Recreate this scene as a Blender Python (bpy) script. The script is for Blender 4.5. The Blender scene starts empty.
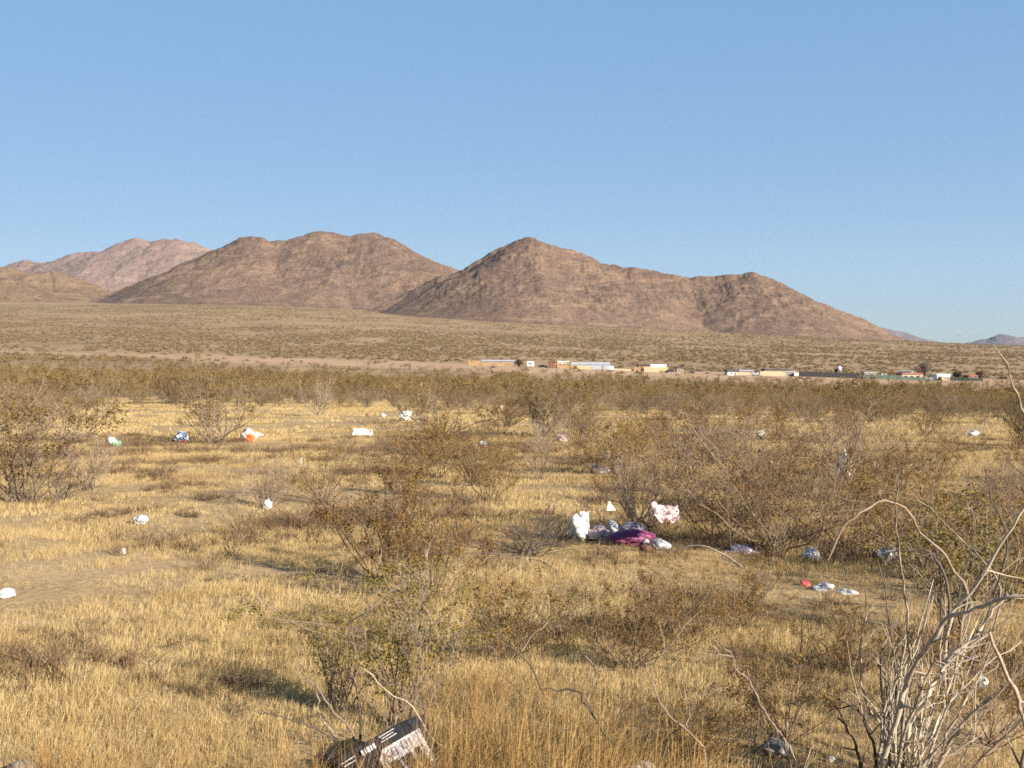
import bpy, bmesh, math, random
import numpy as np
from mathutils import Vector, Matrix

SC = bpy.context.scene
COL = SC.collection
rnd = random.Random(7)
R = math.radians
F = 1100.0                      # focal length in pixels of a 1024 px wide frame
EYE = 1.85
PITCH = math.atan(34.0 / F)     # camera looks slightly down
SUN_EL, SUN_AZ = R(24), math.atan2(0.76, -0.65)   # azimuth measured from +Y towards +X
SUNV = Vector((math.sin(SUN_AZ) * math.cos(SUN_EL), math.cos(SUN_AZ) * math.cos(SUN_EL), math.sin(SUN_EL)))

# ------------------------------------------------------------------ noise
def _h(ix, iy, s):
    n = (ix.astype(np.int64) * 374761393 + iy.astype(np.int64) * 668265263 + s * 974634777) & 0xffffffff
    n = ((n ^ (n >> 13)) * 1274126177) & 0xffffffff
    n = ((n ^ (n >> 16)) * 2246822519) & 0xffffffff
    return ((n ^ (n >> 15)) & 0xffff) / 65535.0
def vnoise(x, y, s=0):
    x = np.asarray(x, float); y = np.asarray(y, float)
    ix, iy = np.floor(x), np.floor(y); fx, fy = x - ix, y - iy
    fx = fx * fx * fx * (fx * (fx * 6 - 15) + 10); fy = fy * fy * fy * (fy * (fy * 6 - 15) + 10)
    a, b, c, d = _h(ix, iy, s), _h(ix + 1, iy, s), _h(ix, iy + 1, s), _h(ix + 1, iy + 1, s)
    return (a + (b - a) * fx) * (1 - fy) + (c + (d - c) * fx) * fy
def fbm(x, y, s=0, o=5):
    t, a, n = 0, 1, 0
    for k in range(o):
        t = t + a * (vnoise(x, y, s + k) - .5); n += a; a *= .5; x, y = x * 2.03 + 7.1, y * 2.03 + 3.7
    return t / n * 2
def ridged(x, y, s=0, o=4):
    t, a, n = 0, 1, 0
    for k in range(o):
        t = t + a * (1 - np.abs(2 * vnoise(x, y, s + k) - 1)); n += a; a *= .5; x, y = x * 2.07 + 1.3, y * 2.07 + 9.2
    return t / n

# ------------------------------------------------------------------ terrain
DS = np.array([1, 30, 80, 160, 260, 350, 450, 600, 900, 1500, 2300, 3200, 5000, 9000, 16000.])
COLS = np.array([0, 250, 500, 750, 1024.])
YS = np.array([
 [377, 377, 375, 373, 365, 358, 353, 346, 336, 321, 308, 300, 300, 310, 330],
 [377, 377, 377, 376, 369, 361, 356, 349, 338, 322, 308, 301, 300, 310, 330],
 [377, 377, 380.5, 381, 374, 366, 362, 355, 346, 334, 321, 314, 313, 318, 332],
 [377, 377, 384, 387, 382, 376, 372, 365, 355, 343, 334, 330, 330, 334, 340],
 [377, 377, 387, 391, 387, 381, 378, 372, 362, 351, 345.5, 347, 348, 349, 350]], float)
_ld = np.log(DS)
_gl = np.linspace(_ld[0], _ld[-1], 600)
_tab = []
for row in YS:
    y = np.interp(_gl, _ld, row); k = np.hanning(41); k /= k.sum()
    yp = np.pad(y, 20, mode='edge'); _tab.append(np.convolve(yp, k, 'valid'))
_tab = np.array(_tab)
_cg = np.linspace(0, 1024, 205)
_full = np.array([np.interp(_cg, COLS, _tab[:, j]) for j in range(600)])      # 600 x 205
kk = np.hanning(61); kk /= kk.sum()
_full = np.array([np.convolve(np.pad(r_, 30, mode='edge'), kk, 'valid') for r_ in _full])
def H(x, y, micro=True):
    x = np.asarray(x, float); y = np.asarray(y, float)
    r = np.hypot(x, y)
    d = np.maximum(np.maximum(y, .5 * r), .5)
    px = np.clip(512 + F * x / d, 0, 1024) / 1024 * 204
    t = (np.clip(np.log(np.maximum(d, 1.0)), _gl[0], _gl[-1]) - _gl[0]) / (_gl[-1] - _gl[0]) * 599
    i = np.minimum(px.astype(int), 203); j = np.minimum(t.astype(int), 598); fx, fy = px - i, t - j
    ys = (_full[j, i] * (1 - fx) + _full[j, i + 1] * fx) * (1 - fy) + (_full[j + 1, i] * (1 - fx) + _full[j + 1, i + 1] * fx) * fy
    z = -d * (ys - 350) / F
    if micro:
        z = z + .05 * fbm(x / 1.6, y / 1.6, 11, 3) * np.clip(1.5 - r / 200, 0, 1) + np.clip((r - 40) / 400, 0, 1) * .35 * fbm(x / 40, y / 40, 5, 3)
    return z
CAMZ = EYE + float(H(0, 0.01))
def slope(py):          # tangent of the elevation angle seen at a pixel row
    v = (384 - np.asarray(py, float)) / F
    return (-math.sin(PITCH) + v * math.cos(PITCH)) / (math.cos(PITCH) + v * math.sin(PITCH))
def ray(px, py, d):     # point seen at a pixel, at forward distance d
    v = (384 - py) / F; yy = math.cos(PITCH) + v * math.sin(PITCH)
    return Vector(((px - 512) / F / yy * d, d, CAMZ + d * float(slope(py))))
_dd = np.exp(np.linspace(math.log(2), math.log(3000), 5000))
def at(px, py):         # where the ground is seen at a pixel
    v = (384 - py) / F; u = (px - 512) / F / (math.cos(PITCH) + v * math.sin(PITCH))
    h = H(u * _dd, _dd) - (CAMZ + _dd * float(slope(py)))
    k = np.nonzero(h > 0)[0]
    d = _dd[k[0]] if len(k) else 400.
    return Vector((u * d, d, float(H(u * d, d))))
def gz(x, y): return float(H(x, y))
def pos(px, d):
    x = (px - 512) / F * d
    return Vector((x, d, gz(x, d)))

# ------------------------------------------------------------------ mesh helpers
class Geo:
    def __init__(s): s.v = []; s.f4 = []; s.f3 = []; s.n = 0; s.m4 = []; s.m3 = []
    def add(s, v, q=None, t=None, mi=0):
        v = np.asarray(v, float)
        if q is not None and len(q): s.f4.append(np.asarray(q, np.int64) + s.n); s.m4.append(np.full(len(q), mi))
        if t is not None and len(t): s.f3.append(np.asarray(t, np.int64) + s.n); s.m3.append(np.full(len(t), mi))
        s.v.append(v); s.n += len(v)
    def tube(s, pts, rad, sides=4, mi=0):
        P = np.asarray(pts, float); n = len(P); rad = np.broadcast_to(np.asarray(rad, float), (n,))
        T = np.gradient(P, axis=0); T /= np.linalg.norm(T, axis=1)[:, None] + 1e-9
        up = np.where(np.abs(T[:, 2:3]) > .9, np.array([[1., 0, 0]]), np.array([[0., 0, 1]]))
        A = np.cross(T, up); A /= np.linalg.norm(A, axis=1)[:, None] + 1e-9; B = np.cross(T, A)
        an = np.arange(sides) * 2 * math.pi / sides
        V = P[:, None] + rad[:, None, None] * (np.cos(an)[None, :, None] * A[:, None] + np.sin(an)[None, :, None] * B[:, None])
        i = np.arange(n - 1)[:, None] * sides; j = np.arange(sides)[None]; j2 = (j + 1) % sides
        q = np.stack([i + j, i + j2, i + sides + j2, i + sides + j], -1).reshape(-1, 4)
        s.add(V.reshape(-1, 3), q, None, mi)
    def leaves(s, P, size, rng, asp=.55, mi=0):
        P = np.asarray(P, float); n = len(P)
        a = rng.normal(size=(n, 3)); a /= np.linalg.norm(a, axis=1)[:, None]
        b = np.cross(a, rng.normal(size=(n, 3))); b /= np.linalg.norm(b, axis=1)[:, None] + 1e-9
        sz = (size * rng.uniform(.6, 1.4, n))[:, None]
        V = np.stack([P - a * sz, P + b * sz * asp, P + a * sz, P - b * sz * asp], 1).reshape(-1, 3)
        q = np.arange(n * 4).reshape(-1, 4)
        s.add(V, q, None, mi)
    def box(s, c, size, rz=0, mi=0):
        x, y, z = [k / 2 for k in size]
        V = np.array([(sx * x, sy * y, sz * z) for sz in (-1, 1) for sy in (-1, 1) for sx in (-1, 1)], float)
        co, si = math.cos(rz), math.sin(rz)
        V = np.stack([V[:, 0] * co - V[:, 1] * si, V[:, 0] * si + V[:, 1] * co, V[:, 2]], 1) + np.array(c, float)
        s.add(V, [(0, 2, 3, 1), (4, 5, 7, 6), (0, 1, 5, 4), (2, 6, 7, 3), (0, 4, 6, 2), (1, 3, 7, 5)], None, mi)
    def prism(s, prof, y0, y1, mi=0):   # profile in XZ extruded along Y
        n = len(prof); V = [(p[0], y0, p[1]) for p in prof] + [(p[0], y1, p[1]) for p in prof]
        q = [(i, (i + 1) % n, n + (i + 1) % n, n + i) for i in range(n)]
        t = [(0, i + 1, i) for i in range(1, n - 1)] + [(n, n + i, n + i + 1) for i in range(1, n - 1)]
        s.add(V, q, t, mi)
    def mesh(s, name, mats, smooth=False):
        me = bpy.data.meshes.new(name)
        V = np.concatenate(s.v) if s.v else np.zeros((0, 3))
        f4 = np.concatenate(s.f4) if s.f4 else np.zeros((0, 4), np.int64)
        f3 = np.concatenate(s.f3) if s.f3 else np.zeros((0, 3), np.int64)
        me.vertices.add(len(V)); me.vertices.foreach_set('co', V.ravel().astype(np.float32))
        lv = np.concatenate([f4.ravel(), f3.ravel()]).astype(np.int32)
        me.loops.add(len(lv)); me.loops.foreach_set('vertex_index', lv)
        n4, n3 = len(f4), len(f3)
        me.polygons.add(n4 + n3)
        ls = np.concatenate([np.arange(n4) * 4, n4 * 4 + np.arange(n3) * 3]).astype(np.int32)
        me.polygons.foreach_set('loop_start', ls)
        mi = np.concatenate(s.m4 + s.m3).astype(np.int32) if (s.m4 or s.m3) else np.zeros(0, np.int32)
        if s.m4 and s.m3: mi = np.concatenate([np.concatenate(s.m4), np.concatenate(s.m3)]).astype(np.int32)
        for m in (mats if isinstance(mats, (list, tuple)) else [mats]): me.materials.append(m)
        me.polygons.foreach_set('material_index', mi)
        me.polygons.foreach_set('use_smooth', np.full(n4 + n3, smooth))
        me.update(calc_edges=True); me.validate()
        return me
    def build(s, name, mats, parent=None, smooth=False):
        o = bpy.data.objects.new(name, s.mesh(name, mats, smooth)); COL.objects.link(o); o.parent = parent
        return o
def tag(o, label=None, cat=None, group=None, kind=None):
    for k, v in (('label', label), ('category', cat), ('group', group), ('kind', kind)):
        if v: o[k] = v
    return o
def empty(name, loc, rz=0, s=1):
    o = bpy.data.objects.new(name, None); COL.objects.link(o); o.location = loc; o.rotation_euler = (0, 0, rz); o.scale = (s, s, s)
    o.empty_display_size = .1
    return o
def grid_mesh(name, V, nx, ny, mat, smooth=True):
    g = Geo(); i = np.arange(ny - 1)[:, None] * nx; j = np.arange(nx - 1)[None]
    g.add(V.reshape(-1, 3), np.stack([i + j, i + j + 1, i + nx + j + 1, i + nx + j], -1).reshape(-1, 4))
    return g.build(name, mat, None, smooth)

# ------------------------------------------------------------------ materials
class NT:
    def __init__(s, name):
        s.m = bpy.data.materials.new(name); s.m.use_nodes = True; s.t = s.m.node_tree; s.t.nodes.clear()
        s.out = s.t.nodes.new('ShaderNodeOutputMaterial')
    def n(s, typ, **kw):
        o = s.t.nodes.new(typ)
        for k, v in kw.items():
            if k.startswith('i_'): o.inputs[k[2:].replace('_', ' ')].default_value = v
            else: setattr(o, k, v)
        return o
    def l(s, a, b): s.t.links.new(a, b)
    def noise(s, vec, scale, detail=4, rough=.55):
        o = s.n('ShaderNodeTexNoise'); o.inputs['Scale'].default_value = scale; o.inputs['Detail'].default_value = detail; o.inputs['Roughness'].default_value = rough
        if vec is not None: s.l(vec, o.inputs['Vector'])
        return o.outputs['Fac']
    def ramp(s, fac, stops):
        o = s.n('ShaderNodeValToRGB'); e = o.color_ramp.elements
        while len(e) < len(stops): e.new(.5)
        for k, (p, c) in enumerate(stops):
            e[k].position = p; e[k].color = (*c, 1) if not isinstance(c, (int, float)) else (c, c, c, 1)
        s.l(fac, o.inputs['Fac']); return o.outputs['Color']
    def mix(s, fac, a, b, mode='MIX'):
        o = s.n('ShaderNodeMix', data_type='RGBA', blend_type=mode)
        for sock, v in ((o.inputs[0], fac), (o.inputs[6], a), (o.inputs[7], b)):
            if hasattr(v, 'is_output'): s.l(v, sock)
            elif isinstance(v, (int, float)): sock.default_value = v
            else: sock.default_value = (*v, 1)
        return o.outputs[2]
    def math(s, op, a, b=0.):
        o = s.n('ShaderNodeMath', operation=op)
        for sock, v in ((o.inputs[0], a), (o.inputs[1], b)):
            if hasattr(v, 'is_output'): s.l(v, sock)
            else: sock.default_value = v
        return o.outputs[0]
    def attr(s, name):
        return s.n('ShaderNodeAttribute', attribute_name=name).outputs['Fac']
    def finish(s, color, rough=.85, spec=.2, transl=0, bump=None, bstr=.3, bdist=.02, metal=0):
        p = s.n('ShaderNodeBsdfPrincipled')
        if hasattr(color, 'is_output'): s.l(color, p.inputs['Base Color'])
        else: p.inputs['Base Color'].default_value = (*color, 1)
        p.inputs['Roughness'].default_value = rough; p.inputs['Specular IOR Level'].default_value = spec; p.inputs['Metallic'].default_value = metal
        if bump is not None:
            b = s.n('ShaderNodeBump'); b.inputs['Strength'].default_value = bstr; b.inputs['Distance'].default_value = bdist
            s.l(bump, b.inputs['Height']); s.l(b.outputs['Normal'], p.inputs['Normal'])
        sh = p.outputs[0]
        if transl:
            t = s.n('ShaderNodeBsdfTranslucent')
            if hasattr(color, 'is_output'): s.l(color, t.inputs['Color'])
            else: t.inputs['Color'].default_value = (*color, 1)
            m = s.n('ShaderNodeMixShader'); m.inputs[0].default_value = transl
            s.l(sh, m.inputs[1]); s.l(t.outputs[0], m.inputs[2]); sh = m.outputs[0]
        s.l(sh, s.out.inputs['Surface']); return s.m

PLANT = .66
def plant_mat(name, stops, transl=.25, scale=3., rough=.8):
    n = NT(name); geo = n.n('ShaderNodeNewGeometry'); oi = n.n('ShaderNodeObjectInfo')
    a = n.noise(geo.outputs['Position'], scale, 3); b = n.math('MULTIPLY', oi.outputs['Random'], .45)
    stops = [(p, tuple(c * PLANT for c in k)) for p, k in stops]
    f = n.math('ADD', n.math('MULTIPLY', n.math('ADD', n.math('MULTIPLY', a, 1.5), -.35), .6), b)
    return n.finish(n.ramp(f, stops), rough, .25, transl)
M = {}
M['leaf_olive'] = plant_mat('olive_leaf', [(.1, (.13, .08, .022)), (.45, (.235, .15, .045)), (.8, (.33, .212, .07)), (1, (.42, .27, .105))])
M['leaf_green'] = plant_mat('green_leaf', [(.1, (.11, .085, .017)), (.5, (.22, .165, .033)), (.9, (.36, .26, .065))])
M['leaf_brown'] = plant_mat('brown_leaf', [(.1, (.13, .07, .02)), (.5, (.30, .172, .046)), (.9, (.46, .285, .09))])
M['twig_grey'] = plant_mat('grey_twig', [(.1, (.14, .10, .075)), (.5, (.25, .185, .135)), (.9, (.37, .28, .20))], 0, 12.)
M['twig_dark'] = plant_mat('dark_twig', [(.1, (.06, .045, .036)), (.5, (.10, .075, .06)), (.9, (.17, .13, .10))], 0, 12.)
M['twig_brown'] = plant_mat('brown_twig', [(.1, (.10, .066, .042)), (.5, (.18, .12, .075)), (.9, (.29, .20, .125))], 0, 12.)
M['twig_pale'] = plant_mat('pale_branch', [(.1, (.14, .105, .08)), (.35, (.38, .305, .225)), (.75, (.64, .53, .40))], 0, 38.)
M['grass'] = plant_mat('straw_grass', [(.1, (.36, .225, .09)), (.35, (.58, .41, .18)), (.7, (.72, .53, .255)), (1, (.81, .63, .335))], .3, .9)
M['grass_tall'] = plant_mat('orange_straw', [(.1, (.26, .14, .05)), (.5, (.46, .28, .10)), (.9, (.58, .40, .17))], .25, 6.)
M['leaf_fan'] = plant_mat('distant_scrub_leaf', [(.1, (.17, .115, .055)), (.5, (.25, .172, .086)), (.9, (.34, .24, .125))], .2, .05)
M['weed'] = plant_mat('dead_weed', [(.1, (.10, .058, .032)), (.5, (.19, .115, .062)), (.9, (.29, .19, .11))], .1, 3.)

def ground_mat():
    n = NT('desert_soil'); P = n.n('ShaderNodeNewGeometry').outputs['Position']
    big = n.noise(P, .35, 5); fine = n.noise(P, 9., 5, .7); mid = n.noise(P, 2.2, 4)
    c = n.ramp(n.math('ADD', n.math('MULTIPLY', big, .5), n.math('MULTIPLY', mid, .5)), [(.32, (.21, .135, .07)), (.5, (.31, .21, .105)), (.68, (.40, .285, .14))])
    lit = n.noise(P, 28., 4, .75)
    c = n.mix(n.ramp(lit, [(.38, .75), (.56, 0.)]), c, (.11, .072, .042))
    c = n.mix(n.ramp(fine, [(.52, 0.), (.7, .6)]), c, (.44, .33, .175))
    # distant plain: tan soil, straw patches, small dark scrub
    pl = n.noise(P, .012, 4); pt = n.noise(P, .07, 3); ps = n.noise(P, .33, 2, .5)
    fc = n.ramp(n.math('ADD', n.math('MULTIPLY', pl, .5), n.math('MULTIPLY', pt, .5)), [(.36, (.165, .11, .062)), (.5, (.225, .152, .085)), (.62, (.31, .215, .115))])
    fc = n.mix(n.ramp(ps, [(.46, 0.), (.62, .6)]), fc, (.115, .08, .042))
    c = n.mix(n.attr('fan'), c, fc)
    bc = n.ramp(n.noise(P, .05, 5), [(.3, (.26, .165, .098)), (.7, (.34, .23, .14))])
    c = n.mix(n.attr('bare'), c, bc)
    return n.finish(c, .95, .1, 0, fine, .5, .03)
M['ground'] = ground_mat()

def rock_mat(name, base, soil, dark, s=1., tint=(.5, .5, .5)):
    n = NT(name); P = n.n('ShaderNodeNewGeometry').outputs['Position']
    big = n.noise(P, .006 * s, 4); mid = n.noise(P, .03 * s, 5, .65); fine = n.noise(P, .13 * s, 4, .75)
    v = n.n('ShaderNodeTexVoronoi'); v.inputs['Scale'].default_value = .11 * s; n.l(P, v.inputs['Vector'])
    c = n.mix(n.ramp(n.math('ADD', n.math('MULTIPLY', big, .4), n.math('MULTIPLY', mid, .6)), [(.44, 0.), (.57, 1.)]), base, soil)
    c = n.mix(n.ramp(fine, [(.40, .7), (.53, 0.)]), c, dark)
    c = n.mix(n.ramp(v.outputs['Distance'], [(.18, .35), (.42, 0.)]), c, tuple(min(1, k * 1.35) for k in soil))
    mp = n.n('ShaderNodeMapping'); n.l(P, mp.inputs['Vector']); mp.inputs['Scale'].default_value = (.010 * s, .010 * s, .075 * s)
    led = n.noise(mp.outputs[0], 1., 5, .7)
    c = n.mix(n.ramp(led, [(.56, 0.), (.66, .55)]), c, tuple(min(1, k * 1.45) for k in soil))
    h = n.math('ADD', n.math('MULTIPLY', mid, 1.), n.math('MULTIPLY', fine, .6))
    return n.finish(c, .95, .08, 0, h, .45, 4.5 / s)
M['rock'] = rock_mat('brown_mountain_rock', (.100, .064, .046), (.146, .096, .063), (.048, .035, .030))
M['rock_haze_pink'] = rock_mat('haze_pink_mountain_rock', (.150, .102, .082), (.175, .118, .092), (.098, .067, .056), .5)  # pale pinkish cast of distance haze painted into the rock colour
M['rock_tan'] = rock_mat('tan_hill_rock', (.112, .070, .045), (.165, .110, .064), (.06, .042, .031), .8)
M['rock_haze_grey'] = rock_mat('haze_grey_hill_rock', (.105, .085, .082), (.115, .092, .088), (.08, .066, .064), .3)  # rock colour greyed to stand in for thicker haze over the far hills

def plain(name, col, rough=.6, spec=.4, var=.12, scale=8., bump=0., metal=0, transl=0):
    n = NT(name); P = n.n('ShaderNodeTexCoord').outputs['Object']
    f = n.noise(P, scale, 5, .6)
    d = tuple(k * (1 - 2 * var) for k in col); e = tuple(min(1, k * (1 + var)) for k in col)
    return n.finish(n.ramp(f, [(.3, d), (.7, e)]), rough, spec, transl, f if bump else None, bump, .01, metal)
def patched(name, a, b, c=None, scale=6., lo=.46, hi=.52, rough=.45, transl=.15):
    n = NT(name); P = n.n('ShaderNodeTexCoord').outputs['Object']
    col = n.mix(n.ramp(n.noise(P, scale, 2), [(lo, 0.), (hi, 1.)]), a, b)
    if c: col = n.mix(n.ramp(n.noise(P, scale * 1.7, 1), [(.58, 0.), (.62, 1.)]), col, c)
    return n.finish(col, rough, .45, transl)
M['white'] = plain('white_plastic', (.62, .60, .57), .45, transl=.2)
M['card_white'] = plain('pale_cardboard', (.46, .43, .38), .8)
M['pinkwhite'] = patched('pink_white_film', (.56, .42, .40), (.54, .33, .32), None, 3., .2, .8)
M['magenta'] = patched('magenta_cloth', (.13, .018, .07), (.21, .045, .115), (.08, .018, .055), 5., transl=.05, rough=.7)
M['greyplastic'] = patched('grey_plastic_film', (.44, .43, .43), (.34, .33, .33), None, 5., .3, .7)
M['purplegrey'] = patched('purple_grey_film', (.15, .12, .16), (.23, .20, .24), None, 5., .3, .7, rough=.3)
M['orangewhite'] = patched('orange_white_film', (.54, .52, .47), (.70, .16, .05), None, 2.6, .50, .53)
M['bluewhite'] = patched('blue_white_film', (.60, .66, .72), (.10, .22, .34), (.42, .06, .06), 4.)
M['greenwhite'] = patched('green_white_film', (.54, .52, .47), (.09, .26, .12), None, 4.5)
M['red'] = plain('red_plastic', (.55, .05, .06), .5)
M['black'] = plain('black_card', (.018, .017, .02), .5)
M['blackfilm'] = plain('black_film', (.022, .02, .03), .35)
M['ink_white'] = plain('white_print', (.62, .60, .60), .6)
M['ink_red'] = plain('red_print', (.36, .15, .13), .6)
M['label'] = plain('silver_white_print', (.46, .44, .43), .5, var=.1, scale=20)
M['tan_wall'] = plain('tan_plywood', (.38, .29, .17), .85, .2, .15, 2.)
M['peach_wall'] = plain('peach_board', (.38, .285, .20), .85, .2, .12, 2.)
M['orange_wall'] = plain('weathered_orange_wood', (.28, .18, .10), .85, .2, .25, 1.)
M['brown_wall'] = plain('red_brown_board', (.16, .075, .05), .85, .2, .25, 1.)
M['white_paint'] = plain('white_paint', (.6, .59, .57), .5)
M['grey_metal'] = plain('blue_grey_sheet_metal', (.27, .29, .34), .45, .5, .1, 1., metal=.1)
M['dark_roof'] = plain('dark_roofing', (.06, .05, .055), .8)
M['black_fence'] = plain('black_screen', (.028, .024, .03), .8, .2, .2, 2.)
M['green_fence'] = plain('green_screen', (.075, .10, .08), .8, .2, .25, 1.)
M['glass_dark'] = plain('dark_glass', (.03, .035, .04), .15, .5)
M['rubber'] = plain('tyre_rubber', (.03, .03, .03), .8)
M['steel'] = plain('galvanised_steel', (.34, .35, .36), .5, .4, metal=.3)
M['wood_grey'] = plain('weathered_wood', (.22, .17, .13), .9, .2)
M['car_grey'] = plain('grey_car_paint', (.30, .31, .32), .35, .5)
M['car_dark'] = plain('dark_car_paint', (.035, .035, .04), .35, .5)
M['stone'] = plain('grey_stone', (.20, .165, .14), .9, .2, .2, 9., .4)
M['red_roof'] = plain('red_brown_roof', (.26, .09, .06), .8)

# ------------------------------------------------------------------ world, sun, camera
w = bpy.data.worlds.new('World'); SC.world = w; w.use_nodes = True
wt = w.node_tree; bg = wt.nodes['Background']
sky = wt.nodes.new('ShaderNodeTexSky'); sky.sky_type = 'NISHITA'; sky.sun_disc = False
sky.sun_elevation = SUN_EL; sky.sun_rotation = SUN_AZ
sky.air_density = 1.0; sky.dust_density = 0.4; sky.ozone_density = 1.4; sky.altitude = 900
gm_ = wt.nodes.new('ShaderNodeGamma'); gm_.inputs[1].default_value = .20
hs_ = wt.nodes.new('ShaderNodeHueSaturation'); hs_.inputs['Saturation'].default_value = 2.9
tn_ = wt.nodes.new('ShaderNodeMix'); tn_.data_type = 'RGBA'; tn_.blend_type = 'MULTIPLY'; tn_.inputs[0].default_value = 1; tn_.inputs[7].default_value = (.82, 1.0, 1.26, 1)
wt.links.new(sky.outputs[0], gm_.inputs[0]); wt.links.new(gm_.outputs[0], hs_.inputs['Color']); wt.links.new(hs_.outputs[0], tn_.inputs[6]); wt.links.new(tn_.outputs[2], bg.inputs[0]); bg.inputs[1].default_value = .136
sl = bpy.data.lights.new('sun', 'SUN'); sl.energy = 5.0; sl.angle = R(.53); sl.color = (1, .92, .79)
so = bpy.data.objects.new('sun', sl); COL.objects.link(so); so.rotation_euler = (-SUNV).to_track_quat('-Z', 'Y').to_euler(); so.location = (30, -20, 40)
cam = bpy.data.cameras.new('camera'); co = bpy.data.objects.new('camera', cam); COL.objects.link(co); SC.camera = co
cam.sensor_width = 36; cam.lens = 36 * F / 1024; cam.clip_start = .05; cam.clip_end = 60000
co.location = (0, 0, CAMZ); co.rotation_euler = (math.pi / 2 - PITCH, 0, 0)
vs = SC.view_settings; vs.view_transform = 'Standard'; vs.look = 'None'; vs.gamma = 1; vs.use_curve_mapping = False; vs.exposure = 1.65
SC.render.engine = 'CYCLES'; SC.cycles.use_denoising = False; SC.cycles.filter_width = 1.7
SC.cycles.max_bounces = 5; SC.cycles.diffuse_bounces = 2; SC.cycles.glossy_bounces = 2; SC.cycles.transmission_bounces = 2; SC.cycles.volume_bounces = 0; SC.cycles.transparent_max_bounces = 4
SC.cycles.caustics_reflective = False; SC.cycles.caustics_refractive = False

# ------------------------------------------------------------------ ground
def strip(px, d):       # bare dirt strip along the settlement
    dc = np.interp(px, [0, 300, 600, 1024], [560, 440, 405, 425]); wd = np.interp(px, [60, 220, 600, 1024], [12, 62, 62, 50])
    return np.clip(1.6 - np.abs(d - dc) / wd, 0, 1)
def build_ground():
    th = np.concatenate([np.linspace(-math.pi, -.75, 60, endpoint=False), np.linspace(-.75, .75, 640, endpoint=False), np.linspace(.75, math.pi, 61)])
    r = np.concatenate([[0.02], np.exp(np.linspace(math.log(.6), math.log(16000), 300))])
    X = r[:, None] * np.sin(th)[None]; Y = r[:, None] * np.cos(th)[None]; Z = H(X, Y)
    o = grid_mesh('ground', np.stack([X, Y, Z], -1), len(th), len(r), M['ground'])
    tag(o, kind='structure')
    d = np.maximum(Y, .5 * np.hypot(X, Y)).ravel(); px = (512 + F * X.ravel() / d)
    fan = np.clip((d - 60) / 120, 0, 1)
    wob = 25 * fbm(X.ravel() / 60, Y.ravel() / 60, 21, 4)
    bare = strip(px, d + wob) * .9
    # worn track crossing the grass
    tr = np.clip(1.5 - np.abs(Y.ravel() - 10.2 - .35 * fbm(X.ravel() / 3, Y.ravel() / 3, 3, 3) + .06 * X.ravel()) / .55, 0, 1) * .35 * (X.ravel() < -.2)
    bare = np.maximum(bare, tr)
    for nm, a in (('fan', fan), ('bare', bare)):
        at_ = o.data.attributes.new(nm, 'FLOAT', 'POINT'); at_.data.foreach_set('value', a.astype(np.float32))
build_ground()

# ------------------------------------------------------------------ mountains: ridge lines with falling flanks
def ridge_mountain(name, ridges, px0, px1, d0, d1, nx, ny, mat, amp, seed, curve=.9, nscale=1.):
    U = np.linspace(px0, px1, nx); D = np.linspace(d0, d1, ny)
    X = (U[None] - 512) / F * D[:, None]; Y = np.broadcast_to(D[:, None], X.shape).copy()
    base = H(X, Y, False) - 3
    wx = X + 10 * nscale * fbm(X / (70 * nscale), Y / (70 * nscale), seed, 3); wy = Y + 10 * nscale * fbm(X / (70 * nscale), Y / (70 * nscale), seed + 9, 3)
    Z = np.full(X.shape, -1e9)
    for pts, kl, kr in ridges:      # pts: (px, row, distance); kl, kr: flank slopes on the two sides
        P = np.array([tuple(ray(*p)) for p in pts])
        for a, b in zip(P[:-1], P[1:]):
            ab = b - a; L2 = ab[0] ** 2 + ab[1] ** 2
            t = np.clip(((wx - a[0]) * ab[0] + (wy - a[1]) * ab[1]) / L2, 0, 1)
            qx, qy = wx - a[0] - t * ab[0], wy - a[1] - t * ab[1]; dist = np.hypot(qx, qy); rd = 30 * nscale
            side = ab[0] * qy - ab[1] * qx          # > 0: left of the direction a -> b
            ss = side / (math.sqrt(L2) * (dist + 1e-3)); dist = np.sqrt(dist ** 2 + rd ** 2) - rd; k = kr + (kl - kr) * (ss * .5 + .5)
            zr = a[2] + t * ab[2]
            z = zr - k * dist * (1 - .18 * np.clip(dist / (260 * nscale), 0, 1))
            Z = np.maximum(Z, z)
    rel = np.clip((Z - base) / (60 * nscale), 0, 1)
    gul = ridged(X / (120 * nscale), Y / (170 * nscale), seed + 3, 4) - .62
    rough = fbm(X / (26 * nscale), Y / (26 * nscale), seed + 5, 4)
    rk = ridged(X / (13 * nscale), Y / (13 * nscale), seed + 7, 3) - .6
    Z = Z + rel * (amp * gul + .30 * amp * rough + .16 * amp * rk)
    # soft foot running out into the fan
    k = 15. * nscale; Z = np.where(Z > base, Z, base - (base - Z)); h = np.clip(.5 + .5 * (Z - base) / k, 0, 1)
    Z = base * (1 - h) + Z * h + k * h * (1 - h)
    Z = np.where(Z < base - 1, base - 1, Z)
    o = grid_mesh(name, np.stack([X, Y, Z], -1), nx, ny, mat)
    return tag(o, kind='structure')

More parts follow.
